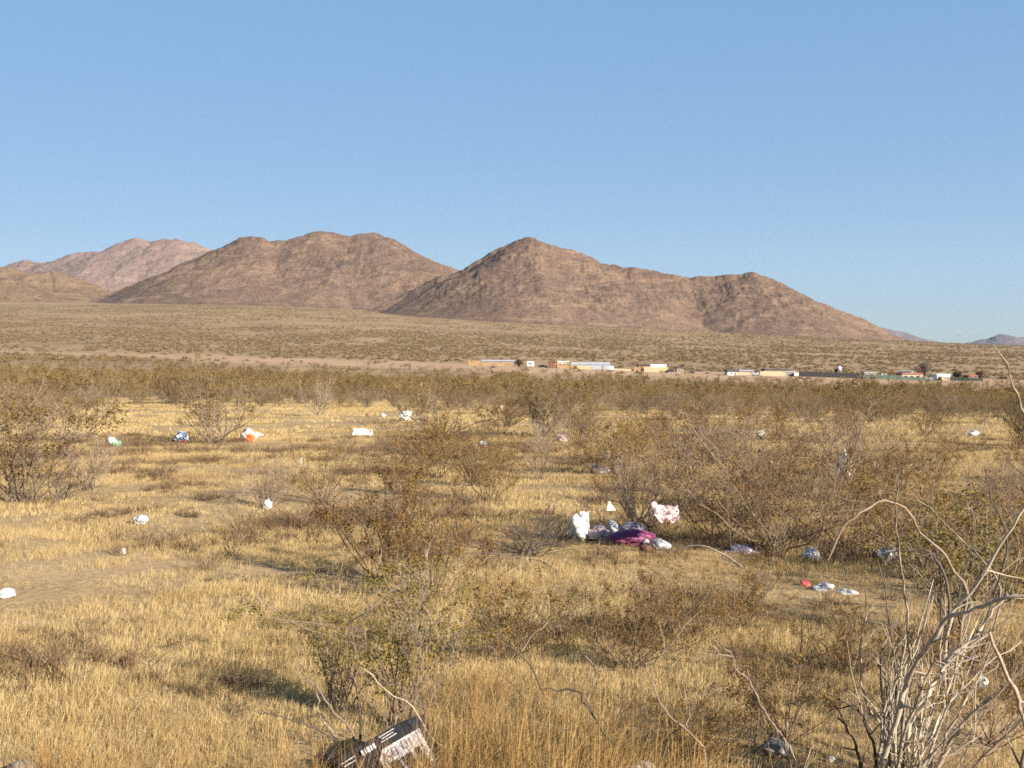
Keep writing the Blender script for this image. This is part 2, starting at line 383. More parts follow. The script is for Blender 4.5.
ridge_mountain('mountain_peak', [
    ([(530, 238, 2780), (575, 252, 2790), (600, 263, 2800), (640, 271, 2800), (690, 278, 2800), (720, 277, 2780), (750, 273, 2760), (775, 283, 2740), (800, 298, 2720), (840, 318.5, 2700), (866, 333, 2680), (884, 345, 2660)], .75, .62),
    ([(530, 238, 2780), (501, 254.5, 2740), (484, 266.5, 2670), (462, 283.5, 2600), (446, 297, 2550), (437, 305, 2515)], .75, 2.6),
    ([(530, 238, 2780), (512, 246, 2830), (496, 254, 2850), (484, 261.5, 2860), (461, 274, 2840), (451, 281, 2815), (441, 289, 2795), (432, 297, 2775)], 1.1, 1.0),
    ([(530, 238, 2780), (534, 262, 2690), (538, 292, 2580)], .6, .6),
    ([(640, 271, 2800), (648, 290, 2690), (655, 308, 2600)], .62, .62),
    ([(750, 273, 2760), (745, 300, 2620), (735, 328, 2470)], .6, .6),
    ([(845, 333, 2600), (868, 329, 2590), (885, 343, 2580)], .8, .7),
], 360, 950, 1950, 3250, 1050, 320, M['rock'], 15, 31)
ridge_mountain('mountain_left', [
    ([(250, 237, 3350), (266, 242.5, 3370), (277, 241.5, 3390), (288, 241.5, 3410), (302, 237, 3430), (322, 232, 3450), (350, 236, 3470), (372, 233, 3480), (395, 245, 3480), (430, 262, 3460), (458, 272, 3440), (520, 300, 3420), (600, 330, 3400)], .7, .56),
    ([(250, 237, 3350), (215, 252, 3250), (190, 263, 3180), (160, 283, 3080), (130, 299, 2950)], .6, .7),
    ([(250, 237, 3350), (262, 262, 3200), (280, 290, 3050), (300, 312, 2920)], .6, .6),
    ([(325, 232, 3450), (340, 262, 3250), (348, 288, 3080), (360, 310, 2950)], .56, .56),
    ([(395, 245, 3480), (402, 272, 3290), (414, 296, 3120)], .56, .56),
], 40, 640, 2350, 4300, 1000, 260, M['rock'], 17, 61, nscale=1.2)
ridge_mountain('hill_brown', [
    ([(-70, 300, 3900), (-20, 292, 3900), (20, 284, 3950), (50, 270, 4000), (75, 279, 4000), (110, 295, 4000), (150, 310, 3900)], .55, .5),
    ([(50, 270, 4000), (45, 290, 3800), (60, 306, 3600)], .5, .5),
    ([(-80, 262, 4600), (-20, 266, 4600), (8, 268, 4600), (40, 278, 4600)], .55, .5),
    ([(-60, 268, 3300), (-20, 274, 3300), (8, 279, 3300), (20, 291, 3250), (60, 306, 3150)], .5, .5),
], -110, 260, 2500, 5200, 520, 220, M['rock_tan'], 15, 91, nscale=1.3)
ridge_mountain('mountain_far_hazed', [
    ([(-60, 275, 7600), (0, 271, 7600), (14, 267, 7600), (29, 261, 7600), (42, 267, 7600), (64, 261, 7600), (82, 253, 7600), (110, 252, 7600), (140, 240, 7600), (157, 243, 7600), (165, 241, 7600), (177, 241, 7600), (193, 244, 7600), (206, 251, 7600), (225, 260, 7600), (270, 285, 7600)], .62, .5),
    ([(140, 240, 7600), (135, 262, 7100), (150, 285, 6700)], .5, .5), ([(82, 253, 7600), (95, 275, 7100), (110, 292, 6800)], .5, .5), ([(177, 241, 7600), (190, 265, 7100)], .5, .5),
], -80, 330, 6200, 8800, 640, 150, M['rock_haze_pink'], 40, 121, nscale=2.4)
ridge_mountain('hills_far_right', [
    ([(820, 328, 13500), (858, 322, 13500), (880, 328, 13500), (900, 332, 13500), (914, 337, 13500), (930, 340, 13500), (950, 344, 13500), (975, 351, 13500)], .45, .45),
    ([(930, 350, 14000), (958, 345, 14000), (985, 339, 14000), (1003, 334.5, 14000), (1022, 337, 14000), (1050, 342, 14000), (1090, 347, 14000), (1130, 352, 14000)], .4, .4),
], 790, 1150, 12300, 15500, 420, 80, M['rock_haze_grey'], 35, 151, nscale=2.6)

# ------------------------------------------------------------------ shrub builders
def unit(v): return v / (np.linalg.norm(v) + 1e-9)
def limb(rng, p, d, L, n, wob, lift):
    pts = [p]; d = unit(d)
    for _ in range(n):
        d = unit(d + rng.normal(size=3) * wob + np.array([0, 0, lift])); p = p + d * L / n; pts.append(p)
    return np.array(pts)
def shrub_geo(seed, Hh=1.5, nst=26, spread=.75, nleaf=3000, leaf=.014, r0=.010, twigs=7, subs=3, lod=0, droop=0., leaf_lo=.35, wob=.16):
    rng = np.random.default_rng(seed); S = Geo(); Lf = Geo(); anch = []
    for i in range(nst):
        az = rng.uniform(0, 2 * math.pi); til = spread * math.sqrt(rng.uniform(.02, 1)) * 1.15
        d = np.array([math.cos(az) * math.sin(til), math.sin(az) * math.sin(til), math.cos(til)])
        p = np.array([rng.normal() * .07 * Hh, rng.normal() * .07 * Hh, -.04])
        L = Hh * rng.uniform(.72, 1.12) / max(.62, math.cos(til))
        n = 7 if lod < 2 else 4
        P = limb(rng, p, d, L, n, wob, .07 - droop); r = r0 * rng.uniform(.6, 1.25)
        S.tube(P, np.linspace(r, r * .25, n + 1), 4 if lod == 0 else 3)
        for k in range(twigs):
            t = rng.uniform(.28, 1.) * n; a = int(min(t, n - 1)); f = t - a
            q = P[a] * (1 - f) + P[a + 1] * f; dd = unit(P[a + 1] - P[a]) + rng.normal(size=3) * .55 + np.array([0, 0, .25 - droop])
            l = Hh * rng.uniform(.14, .40) * (1.15 - .5 * t / n)
            m = 4 if lod == 0 else 2
            Q = limb(rng, q, dd, l, m, .22, .03 - droop * .5); S.tube(Q, np.linspace(r * .42, r * .14, m + 1), 3)
            z = (t / n)
            if z > leaf_lo: anch += [Q[j] for j in range(1, m + 1)]
            for s in range(subs):
                j = rng.integers(0, m); q2 = Q[j] + (Q[j + 1] - Q[j]) * rng.uniform(); l2 = l * rng.uniform(.25, .55)
                Q2 = limb(rng, q2, unit(Q[j + 1] - Q[j]) + rng.normal(size=3) * .7, l2, 2, .2, .03); S.tube(Q2, np.array([r * .22, r * .15, r * .09]), 3)
                if z > leaf_lo - .1: anch += [Q2[1], Q2[2]]
    if nleaf and anch:
        A = np.array(anch); idx = rng.integers(0, len(A), nleaf)
        # leaves gather in uneven sprays
        wgt = np.repeat(rng.uniform(0, 1, len(A) // 9 + 1) ** 4.2, 9)[:len(A)] + .01; idx = rng.choice(len(A), nleaf, p=wgt / wgt.sum())
        Lf.leaves(A[idx] + rng.normal(size=(nleaf, 3)) * leaf * 2.0, leaf, rng)
    return S, Lf
KINDS = {}
def kind(key, n, mats, **kw):
    KINDS[key] = []
    for i in range(n):
        S, L = shrub_geo(hash_(key) + i * 17, **kw)
        KINDS[key].append((S.mesh('stems', M[mats[0]]), L.mesh('foliage', M[mats[1]]) if L.n else None))
def hash_(s): return sum(ord(c) * (i + 3) for i, c in enumerate(s)) % 9973
kind('creosote_near', 3, ('twig_grey', 'leaf_green'), Hh=1., nst=19, nleaf=3600, leaf=.0115, r0=.0075, twigs=7, subs=3, leaf_lo=.3)
kind('creosote', 4, ('twig_grey', 'leaf_olive'), Hh=1.5, nst=32, nleaf=4600, leaf=.019, r0=.010, twigs=8, subs=2, lod=1, spread=.85)
kind('dark_creosote', 2, ('twig_dark', 'leaf_olive'), Hh=1.3, nst=32, nleaf=4600, leaf=.019, r0=.012, twigs=7, subs=2, lod=1, spread=.85)
kind('bare_grey', 3, ('twig_grey', 'leaf_brown'), Hh=1., nst=30, nleaf=1100, leaf=.011, r0=.008, twigs=9, subs=4, lod=1, spread=.8)
kind('bare_brown', 3, ('twig_brown', 'leaf_brown'), Hh=1., nst=34, nleaf=2300, leaf=.012, r0=.006, twigs=9, subs=3, lod=1, spread=.85)
kind('brown_leafy', 3, ('twig_brown', 'leaf_brown'), Hh=1., nst=24, nleaf=4200, leaf=.0125, r0=.0065, twigs=8, subs=2, lod=1, spread=.8)
kind('dead_arch', 2, ('twig_dark', 'leaf_brown'), Hh=1., nst=26, nleaf=0, r0=.012, twigs=7, subs=2, lod=1, spread=1.15, droop=.17, wob=.12)
kind('weed', 3, ('twig_brown', 'leaf_brown'), Hh=.35, nst=30, nleaf=300, leaf=.008, r0=.004, twigs=6, subs=2, lod=1, spread=.9)
BASEH = dict(creosote_near=1., creosote=1.5, dark_creosote=1.3, bare_grey=1., bare_brown=1., brown_leafy=1., dead_arch=1.0, weed=.35)
cnt = {}
def shrub(key, loc, h, label, name, rz=None, group=None, wide=1., tilt=0.):
    i = cnt.get(key, 0); cnt[key] = i + 1
    st, fo = KINDS[key][i % len(KINDS[key])]
    s = h / BASEH[key] * .92
    o = empty(name, loc, rz if rz is not None else rnd.uniform(0, 6.28)); o.scale = (s * wide, s * wide, s)
    if tilt: o.rotation_euler.y = tilt
    tag(o, label, 'bush', group)
    a = bpy.data.objects.new('stems', st); COL.objects.link(a); a.parent = o
    if fo: b = bpy.data.objects.new('foliage', fo); COL.objects.link(b); b.parent = o
    return o
def place(key, px, py, hp, label, name='creosote_bush', **kw):
    p = at(px, py); return shrub(key, p, hp * p.y / F, label, name, **kw)

placed = []
def P_(key, px, py, hp, label, name='creosote_bush', **kw):
    o = place(key, px, py, hp, label, name, **kw); placed.append((o.location.x, o.location.y, hp * o.location.y / F)); return o
P_('creosote', 22, 502, 118, 'large creosote bush with grey stems at the left edge of the dry grass', wide=1.15)
P_('creosote', -35, 470, 100, 'creosote bush half cut off by the left edge of the photo behind the largest one', wide=1.1)
P_('dead_arch', 62, 500, 38, 'fallen heap of pale brown dead stems at the foot of the large left creosote', 'dead_bush', wide=1.3)
P_('bare_grey', 90, 490, 56, 'leafless grey purple fan shaped bush right of the large left creosote', 'bare_bush')
P_('creosote', 70, 442, 62, 'creosote bush behind the grey fan shaped bush, beside the green and white bag')
P_('creosote', 217, 444, 72, 'rounded olive creosote standing alone between the blue bag and the orange bag', wide=1.1)
P_('dark_creosote', 170, 404, 36, 'small dark creosote with grey stems at the end of the grassy lane')
P_('bare_brown', 322, 504, 62, 'sparse grey trunked bush with brown leaves in the middle of the grass', 'bare_bush')
P_('bare_grey', 268, 507, 50, 'small v shaped leafless bush with a white scrap at its foot', 'bare_bush')
P_('bare_grey', 318, 416, 38, 'grey twiggy bush at the far edge of the grassy clearing', 'bare_bush')
P_('dead_arch', 440, 440, 50, 'dark trunked bush leaning over the grass beside the white bag', 'dead_bush', wide=1.1)
P_('creosote', 425, 425, 45, 'olive creosote just behind the dark leaning bush')
P_('dark_creosote', 543, 437, 54, 'dark leafy creosote with dense grey stems behind the small twiggy bushes')
P_('bare_grey', 577, 446, 48, 'grey purple bush with a pale bag caught at its base', 'bare_bush')
P_('dark_creosote', 473, 486, 44, 'low dark creosote in the grass between the blue scrap and the fallen branches')
P_('bare_grey', 541, 480, 36, 'small pale leafless bush with stems spread like a fan', 'bare_bush')
P_('bare_grey', 640, 534, 92, 'big grey leafless bush standing right behind the magenta rubbish', 'bare_bush', wide=1.15)
P_('dead_arch', 528, 556, 56, 'bush of dark dead branches arching down to the left of the white bags', 'dead_bush', wide=1.6)
P_('dead_arch', 556, 546, 34, 'tangle of dead arching stems just left of the tall white bag', 'dead_bush', wide=1.2)
P_('bare_brown', 722, 541, 98, 'big brown twiggy bush holding the pink and white bag', 'bare_bush', wide=1.1)
P_('bare_brown', 775, 552, 112, 'tall thin brown bush right of the one that holds the pink bag', 'bare_bush', wide=1.1)
P_('bare_brown', 845, 548, 92, 'brown bush behind the scattered white litter', 'bare_bush', wide=1.1)
P_('bare_grey', 690, 478, 62, 'grey bush behind the pink and white bag', 'bare_bush')
P_('bare_grey', 742, 485, 70, 'grey purple leafless bush behind the tall brown bushes', 'bare_bush', wide=1.2)
P_('bare_grey', 835, 487, 78, 'tall grey bush with whitish rags hanging in it', 'bare_bush', wide=1.1)
P_('bare_brown', 876, 480, 60, 'brown bush at the edge of the clearing on the right', 'bare_bush')
P_('dark_creosote', 1022, 446, 44, 'dark bush at the right edge beside the grassy clearing')
P_('bare_grey', 948, 450, 22, 'low grey bush alone in the clearing on the right', 'bare_bush', wide=1.4)
P_('bare_brown', 925, 437, 34, 'rusty brown bush at the back of the clearing on the right', 'bare_bush', wide=1.4)
P_('brown_leafy', 382, 580, 110, 'brown leaved bush in front of the grassy clearing left of the arching dead branches', 'brown_bush', wide=1.1)
P_('brown_leafy', 430, 600, 96, 'brown leaved bush between the grassy clearing and the arching dead branches', 'brown_bush')
P_('creosote_near', 410, 655, 104, 'olive green creosote with upright grey stems above the black box', wide=1.45)
P_('creosote_near', 340, 712, 112, 'thin creosote with olive leaf sprays left of the black box', wide=.95)
P_('creosote_near', 398, 728, 150, 'tall creosote rising behind the black box among dry grass', wide=.9)
P_('brown_leafy', 505, 660, 90, 'yellowish brown bush above the orange grass', 'brown_bush', wide=1.1)
P_('creosote_near', 560, 640, 62, 'small green creosote in the grass below the rubbish')
P_('brown_leafy', 630, 668, 92, 'brown leaved bush in front of the rubbish and right of the orange grass', 'brown_bush', wide=1.1)
P_('brown_leafy', 690, 640, 70, 'low brown leaved bush beside the dark bare patch', 'brown_bush', wide=1.2)
P_('brown_leafy', 745, 630, 66, 'low brown bush left of the red scrap', 'brown_bush')
P_('brown_leafy', 838, 672, 62, 'dark brown leafy bush in front of the white and red litter', 'brown_bush', wide=1.1)
P_('brown_leafy', 780, 740, 100, 'brown bush below the dark bare patch, behind the forked grey branch', 'brown_bush', wide=1.1)
P_('creosote_near', 958, 640, 150, 'dark green leafed creosote behind the pale bare branches', wide=1.1)
P_('bare_brown', 1010, 600, 120, 'brown twiggy bush at the right edge behind the pale branches', 'bare_bush')
P_('brown_leafy', 990, 745, 110, 'brown leaved bush among the pale bare branches at the lower right', 'brown_bush', wide=1.1)
P_('brown_leafy', 700, 772, 84, 'brown leaved bush at the bottom edge between forked bare branches', 'brown_bush', wide=1.2)
P_('weed', 158, 478, 20, 'small round brown weed in the grass below the blue bag', 'dry_weed')
P_('weed', 246, 537, 36, 'upright reddish brown weed beside the worn track', 'dry_weed')
P_('weed', 208, 571, 22, 'small brown weed on the worn track', 'dry_weed')
P_('weed', 118, 556, 18, 'low pale weed beside the worn track', 'dry_weed')
P_('weed', 60, 455, 20, 'low brown weed between the two creosotes at the left', 'dry_weed')

# tangled scrub in the middle distance
n = 0; tries = 0
while n < 58 and tries < 4000:
    tries += 1
    px = rnd.uniform(380, 1050); py = rnd.choice([rnd.uniform(418, 640), rnd.uniform(430, 560)])
    if px > 880 and 420 < py < 480: continue
    if px < 560 and py > 520: continue
    if 540 < px < 690 and 505 < py < 600: continue
    if 490 < px < 800 and 552 < py < 605: continue
    if 780 < px < 900 and 585 < py < 650: continue
    if px < 470 and py < 445: continue
    if rnd.random() > (1 if px > 640 else .45): continue
    p = at(px, py)
    if min(math.hypot(p.x - a, p.y - b) for a, b, c in placed) < .55 + p.y * .024: continue
    k = rnd.choice(['bare_brown', 'brown_leafy', 'bare_grey', 'brown_leafy', 'brown_leafy'])
    h = rnd.uniform(.5, .95) * (1.15 if p.y > 18 else .85) * (.5 if 480 < px < 760 and py > 560 else 1)
    shrub(k, p, h, 'low brown twiggy bush in the tangled scrub around the rubbish', 'scrub_bush', group='low twiggy bushes of the tangled scrub', wide=rnd.uniform(1., 1.3))
    placed.append((p.x, p.y, h)); n += 1

# dense belt of creosote across the plain: the nearest ones one by one
def belt_start(px): return float(np.interp(px, [-80, 0, 60, 120, 180, 260, 360, 430, 520, 640, 760, 900, 1024, 1100], [30, 32, 44, 70, 66, 64, 66, 56, 52, 50, 48, 46, 44, 40]))
cells = []
for iy in range(0, 200):
    for ix in range(-100, 101):
        x = (ix + rnd.uniform(-.46, .46)) * 2.15; y = 28 + (iy + rnd.uniform(-.46, .46)) * 2.15
        px = 512 + F * x / y
        if px < -90 or px > 1114 or y > 420: continue
        cells.append((y, x, px))
cells.sort()
belt, far_belt = [], []
for y, x, px in cells:
    s0 = belt_start(px)
    if y < s0: continue
    dens = .52 if y < 190 else float(np.interp(y, [190, 260, 330, 440], [.55, .16, .07, .05]))
    dens *= .12 + 1.5 * float(vnoise(x / 9., y / 14., 77))
    if rnd.random() > dens * (1 - .8 * float(strip(px, y))): continue
    if any(abs(x - a) < 1. and abs(y - b) < 1. for a, b, c in placed): continue
    (belt if len(belt) < 255 else far_belt).append((x, y))
for i, (x, y) in enumerate(belt):
    k = ['creosote', 'creosote', 'creosote', 'dark_creosote', 'bare_grey'][rnd.randrange(5)]
    shrub(k, (x, y, gz(x, y)), rnd.uniform(.6, 1.4), 'olive brown creosote bush in the dense belt of scrub that crosses the plain', 'creosote_bush', group='creosote bushes in the dense belt', wide=rnd.uniform(1.0, 1.3))

# ------------------------------------------------------------------ scattered stuff (points carrying small plants)
def scatter(name, pts, rot, scl, idx, protos, lab_kind='stuff'):
    c = bpy.data.collections.new(name + '_plants')
    for i, me in enumerate(protos):
        c.objects.link(bpy.data.objects.new(f'{name}_{i:02d}', me))
    me = bpy.data.meshes.new(name); me.vertices.add(len(pts)); me.vertices.foreach_set('co', np.asarray(pts, np.float32).ravel())
    for nm, typ, a, key in (('rz', 'FLOAT_VECTOR', rot, 'vector'), ('sc', 'FLOAT_VECTOR', scl, 'vector'), ('ix', 'INT', idx, 'value')):
        t = me.attributes.new(nm, typ, 'POINT'); t.data.foreach_set(key, np.asarray(a, np.int32 if typ == 'INT' else np.float32).ravel())
    o = bpy.data.objects.new(name, me); COL.objects.link(o); o['kind'] = 'stuff'
    g = bpy.data.node_groups.new(name, 'GeometryNodeTree')
    g.interface.new_socket('Geometry', in_out='INPUT', socket_type='NodeSocketGeometry'); g.interface.new_socket('Geometry', in_out='OUTPUT', socket_type='NodeSocketGeometry')
    N = g.nodes; gi = N.new('NodeGroupInput'); go = N.new('NodeGroupOutput'); ip = N.new('GeometryNodeInstanceOnPoints'); ci = N.new('GeometryNodeCollectionInfo')
    ci.inputs['Collection'].default_value = c; ci.inputs['Separate Children'].default_value = True; ci.inputs['Reset Children'].default_value = True
    def na(nm, typ):
        a = N.new('GeometryNodeInputNamedAttribute'); a.data_type = typ; a.inputs['Name'].default_value = nm; return a.outputs['Attribute']
    L = g.links; L.new(gi.outputs[0], ip.inputs['Points']); L.new(ci.outputs[0], ip.inputs['Instance']); ip.inputs['Pick Instance'].default_value = True
    L.new(na('ix', 'INT'), ip.inputs['Instance Index']); L.new(na('rz', 'FLOAT_VECTOR'), ip.inputs['Rotation']); L.new(na('sc', 'FLOAT_VECTOR'), ip.inputs['Scale'])
    L.new(ip.outputs[0], go.inputs[0])
    md = o.modifiers.new('scatter', 'NODES'); md.node_group = g
    return o
def scatter_xy(name, XY, smin, smax, protos, rng, flat=1.):
    XY = np.asarray(XY, float); n = len(XY)
    z = H(XY[:, 0], XY[:, 1]); pts = np.column_stack([XY, z - .005])
    rot = np.column_stack([np.zeros(n), np.zeros(n), rng.uniform(0, 6.28, n)]); s = rng.uniform(smin, smax, n) * (.62 + .76 * vnoise(XY[:, 0] / 1.7, XY[:, 1] / 1.2, 93))
    return scatter(name, pts, rot, np.column_stack([s * flat, s * flat, s]), rng.integers(0, len(protos), n), protos)

rng = np.random.default_rng(5)
# far creosote: the rest of the belt, lighter plants
protos = []
for i in range(5):
    S, L = shrub_geo(900 + i, Hh=1.4, nst=16, nleaf=900, leaf=.042, r0=.014, twigs=5, subs=0, lod=2, spread=.9)
    g = Geo(); g.add(np.concatenate(S.v), np.concatenate(S.f4), None, 0); g.add(np.concatenate(L.v), np.concatenate(L.f4), None, 1)
    protos.append(g.mesh('far_bush', [M['twig_grey'], M['leaf_olive']]))
scatter_xy('distant_shrubbery', far_belt, .55, 1.15, protos, rng, 1.2)
# scrub dotted over the alluvial fan beyond the houses
protos = []
for i in range(4):
    rg = np.random.default_rng(300 + i); g = Geo()
    a = rg.normal(size=(70, 3)) * np.array([.55, .55, .32]); a[:, 2] = np.abs(a[:, 2]) + .12
    g.leaves(a, .20, rg, .7); protos.append(g.mesh('fan_bush', M['leaf_fan']))
N = 24000
d = np.sqrt(rng.uniform(400 ** 2, 1500 ** 2, N)); u = rng.uniform(-.56, .56, N); x, y = u * d, d
keep = rng.uniform(0, 1, N) < (1 - .93 * strip(512 + F * u, d)) * np.clip(-.1 + 1.5 * vnoise(x / 45, y / 90, 8), .04, 1) * 1.
d2 = np.sqrt(rng.uniform(1500 ** 2, 2700 ** 2, 26000)); u2 = rng.uniform(-.54, .54, 26000)
k2 = rng.uniform(0, 1, 26000) < np.clip(-.1 + 1.5 * vnoise(u2 * d2 / 70, d2 / 140, 9), .04, 1)
x = np.concatenate([x[keep], (u2 * d2)[k2]]); y = np.concatenate([y[keep], d2[k2]]); keep = np.ones(len(x), bool)
scatter_xy('fan_scrub', np.column_stack([x, y])[keep], .7, 1.35, protos, rng, 1.25)

# dry grass in patches
def grass_patch(seed, rad, ntuft, nblade, h, wdt, spread=.5, lean=.35):
    r = np.random.default_rng(seed); n = ntuft * nblade
    tc = np.column_stack([r.normal(size=ntuft) * rad * .55, r.normal(size=ntuft) * rad * .55]); th = r.uniform(.55, 1.2, ntuft)
    ti = np.repeat(np.arange(ntuft), nblade)
    b = np.column_stack([tc[ti] + r.normal(size=(n, 2)) * .034 * (rad / .4), np.full(n, -.01)])
    hh = h * th[ti] * r.uniform(.5, 1.15, n); az = r.uniform(0, 6.28, n); ln = np.abs(r.normal(size=n)) * lean * hh
    dirv = np.column_stack([np.cos(az), np.sin(az), np.zeros(n)]); sd = np.column_stack([-np.sin(az + .8), np.cos(az + .8), np.zeros(n)]) * (wdt * r.uniform(.6, 1.2, n))[:, None] / 2
    mid = b + dirv * ln[:, None] * .35 + np.array([0, 0, 1]) * hh[:, None] * .55; tip = b + dirv * ln[:, None] + np.array([0, 0, 1]) * hh[:, None]
    V = np.stack([b - sd, b + sd, mid + sd * .8, mid - sd * .8, tip], 1).reshape(-1, 3)
    i = np.arange(n) * 5; g = Geo()
    g.add(V, np.stack([i, i + 1, i + 2, i + 3], 1), np.stack([i + 3, i + 2, i + 4], 1)); return g
def density(x, y):
    return np.clip(-.12 + 1.45 * vnoise(x / 1.3, y / .8, 41) + .9 * fbm(x / 6, y / 2.5, 42, 3), 0.07, 1)
def wedge(n, d0, d1, m=.62):
    d = np.sqrt(rng.uniform(d0 ** 2, d1 ** 2, n)); u = rng.uniform(-m, m, n); return u * d, d
def grass_layer(name, n, d0, d1, protos, smin, smax, cond=None):
    x, y = wedge(n, d0, d1); k = rng.uniform(0, 1, n) < density(x, y)
    trk = (np.abs(y - 10.2 + .06 * x) < .6) & (x < -.2); k &= ~(trk & (rng.uniform(0, 1, n) < .5))
    if cond is not None: k &= cond(x, y)
    return scatter_xy(name, np.column_stack([x, y])[k], smin, smax, protos, rng)
gm = M['grass']
near = [grass_patch(i, .32, 34, 12, .066, .0028, lean=.65).mesh('grass_patch', gm) for i in range(5)]
midp = [grass_patch(20 + i, .48, 44, 10, .075, .0055, lean=.65).mesh('grass_patch', gm) for i in range(4)]
farp = [grass_patch(40 + i, .85, 44, 9, .10, .018, lean=.65).mesh('grass_patch', gm) for i in range(4)]
grass_layer('grass', 3000, 3.0, 13, near, .7, 1.25)
grass_layer('grass', 5200, 12.5, 34, midp, .7, 1.2)
grass_layer('grass', 4500, 33, 95, farp, .7, 1.2)
# dead grey-brown ground weeds between the grass
wd = [grass_patch(60 + i, .22, 8, 16, .15, .006, lean=1.0).mesh('weed_patch', M['weed']) for i in range(4)]
def wc(x, y): return vnoise(x / 2.5, y / 1.1, 55) + .35 * (vnoise(x / .5, y / .4, 56) - .5) > .55
grass_layer('dead_weeds', 4600, 3.0, 34, wd, .7, 1.6, wc)
# tall orange straw at the bottom of the view
tp = [grass_patch(80 + i, .16, 5, 8, .40, .0036, lean=1.0).mesh('tall_straw', M['grass_tall']) for i in range(5)]
pts = []
def tall(px0, px1, py0, py1, n):
    for _ in range(n):
        p = at(rng.uniform(px0, px1), rng.uniform(py0, py1)); pts.append((p.x, p.y))
tall(-40, 300, 780, 850, 30); tall(440, 640, 748, 860, 84); tall(300, 430, 820, 870, 5); tall(620, 720, 750, 850, 16); tall(720, 1060, 790, 880, 22); tall(480, 600, 690, 740, 8)
tall(445, 480, 700, 760, 6); tall(335, 450, 800, 850, 8); tall(350, 455, 790, 822, 6)
scatter_xy('tall_grass', pts, .6, 1.1, tp, rng)

# ------------------------------------------------------------------ bare branches close to the camera
def smooth(P, n=4):
    P = np.asarray(P, float); Q = np.vstack([2 * P[0] - P[1], P, 2 * P[-1] - P[-2]]); out = []
    for i in range(1, len(Q) - 2):
        for k in range(n):
            t = k / n; a, b, c, d = Q[i - 1], Q[i], Q[i + 1], Q[i + 2]
            out.append(.5 * (2 * b + (c - a) * t + (2 * a - 5 * b + 4 * c - d) * t * t + (3 * b - a - 3 * c + d) * t ** 3))
    out.append(P[-1]); return np.array(out)
def branch(parent, pts, d_tip, d_base, r_tip, r_base, mat, name='branch', twigs=0, thick=1.):
    """pts run from tip to base as seen; the branch lies between two distances."""
    P = [tuple(ray(px, py, d_tip + (d_base - d_tip) * i / (len(pts) - 1))) for i, (px, py) in enumerate(pts)]
    rg = np.random.default_rng(int(pts[0][0] * 7 + pts[0][1])); P = np.array(P); P[1:-1] += rg.normal(size=P[1:-1].shape) * .006
    P = smooth(P, 3); n = len(P)
    P = P + rg.normal(size=P.shape) * .0036
    g = Geo(); rad = thick * .80 * np.linspace(r_tip, r_base, n) * (1 + .16 * rg.normal(size=n).clip(-1.5, 1.5)); g.tube(P, rad, 7)
    for _ in range(twigs):
        k = rg.integers(1, max(2, int(n * .8))); d = unit(P[k - 1] - P[k]) + rg.normal(size=3) * .6
        T = limb(rg, P[k], d, rg.uniform(.08, .26), 4, .2, .05); g.tube(T, np.linspace(rad[k] * .5, .0012, 5), 4)
    o = g.build(name, M[mat], None, True)
    if parent is not None:
        o.parent = parent; o.matrix_parent_inverse = Matrix.Translation(parent.location).inverted()
    return o
def ground_pt(px, d): 
    return pos(px, d)
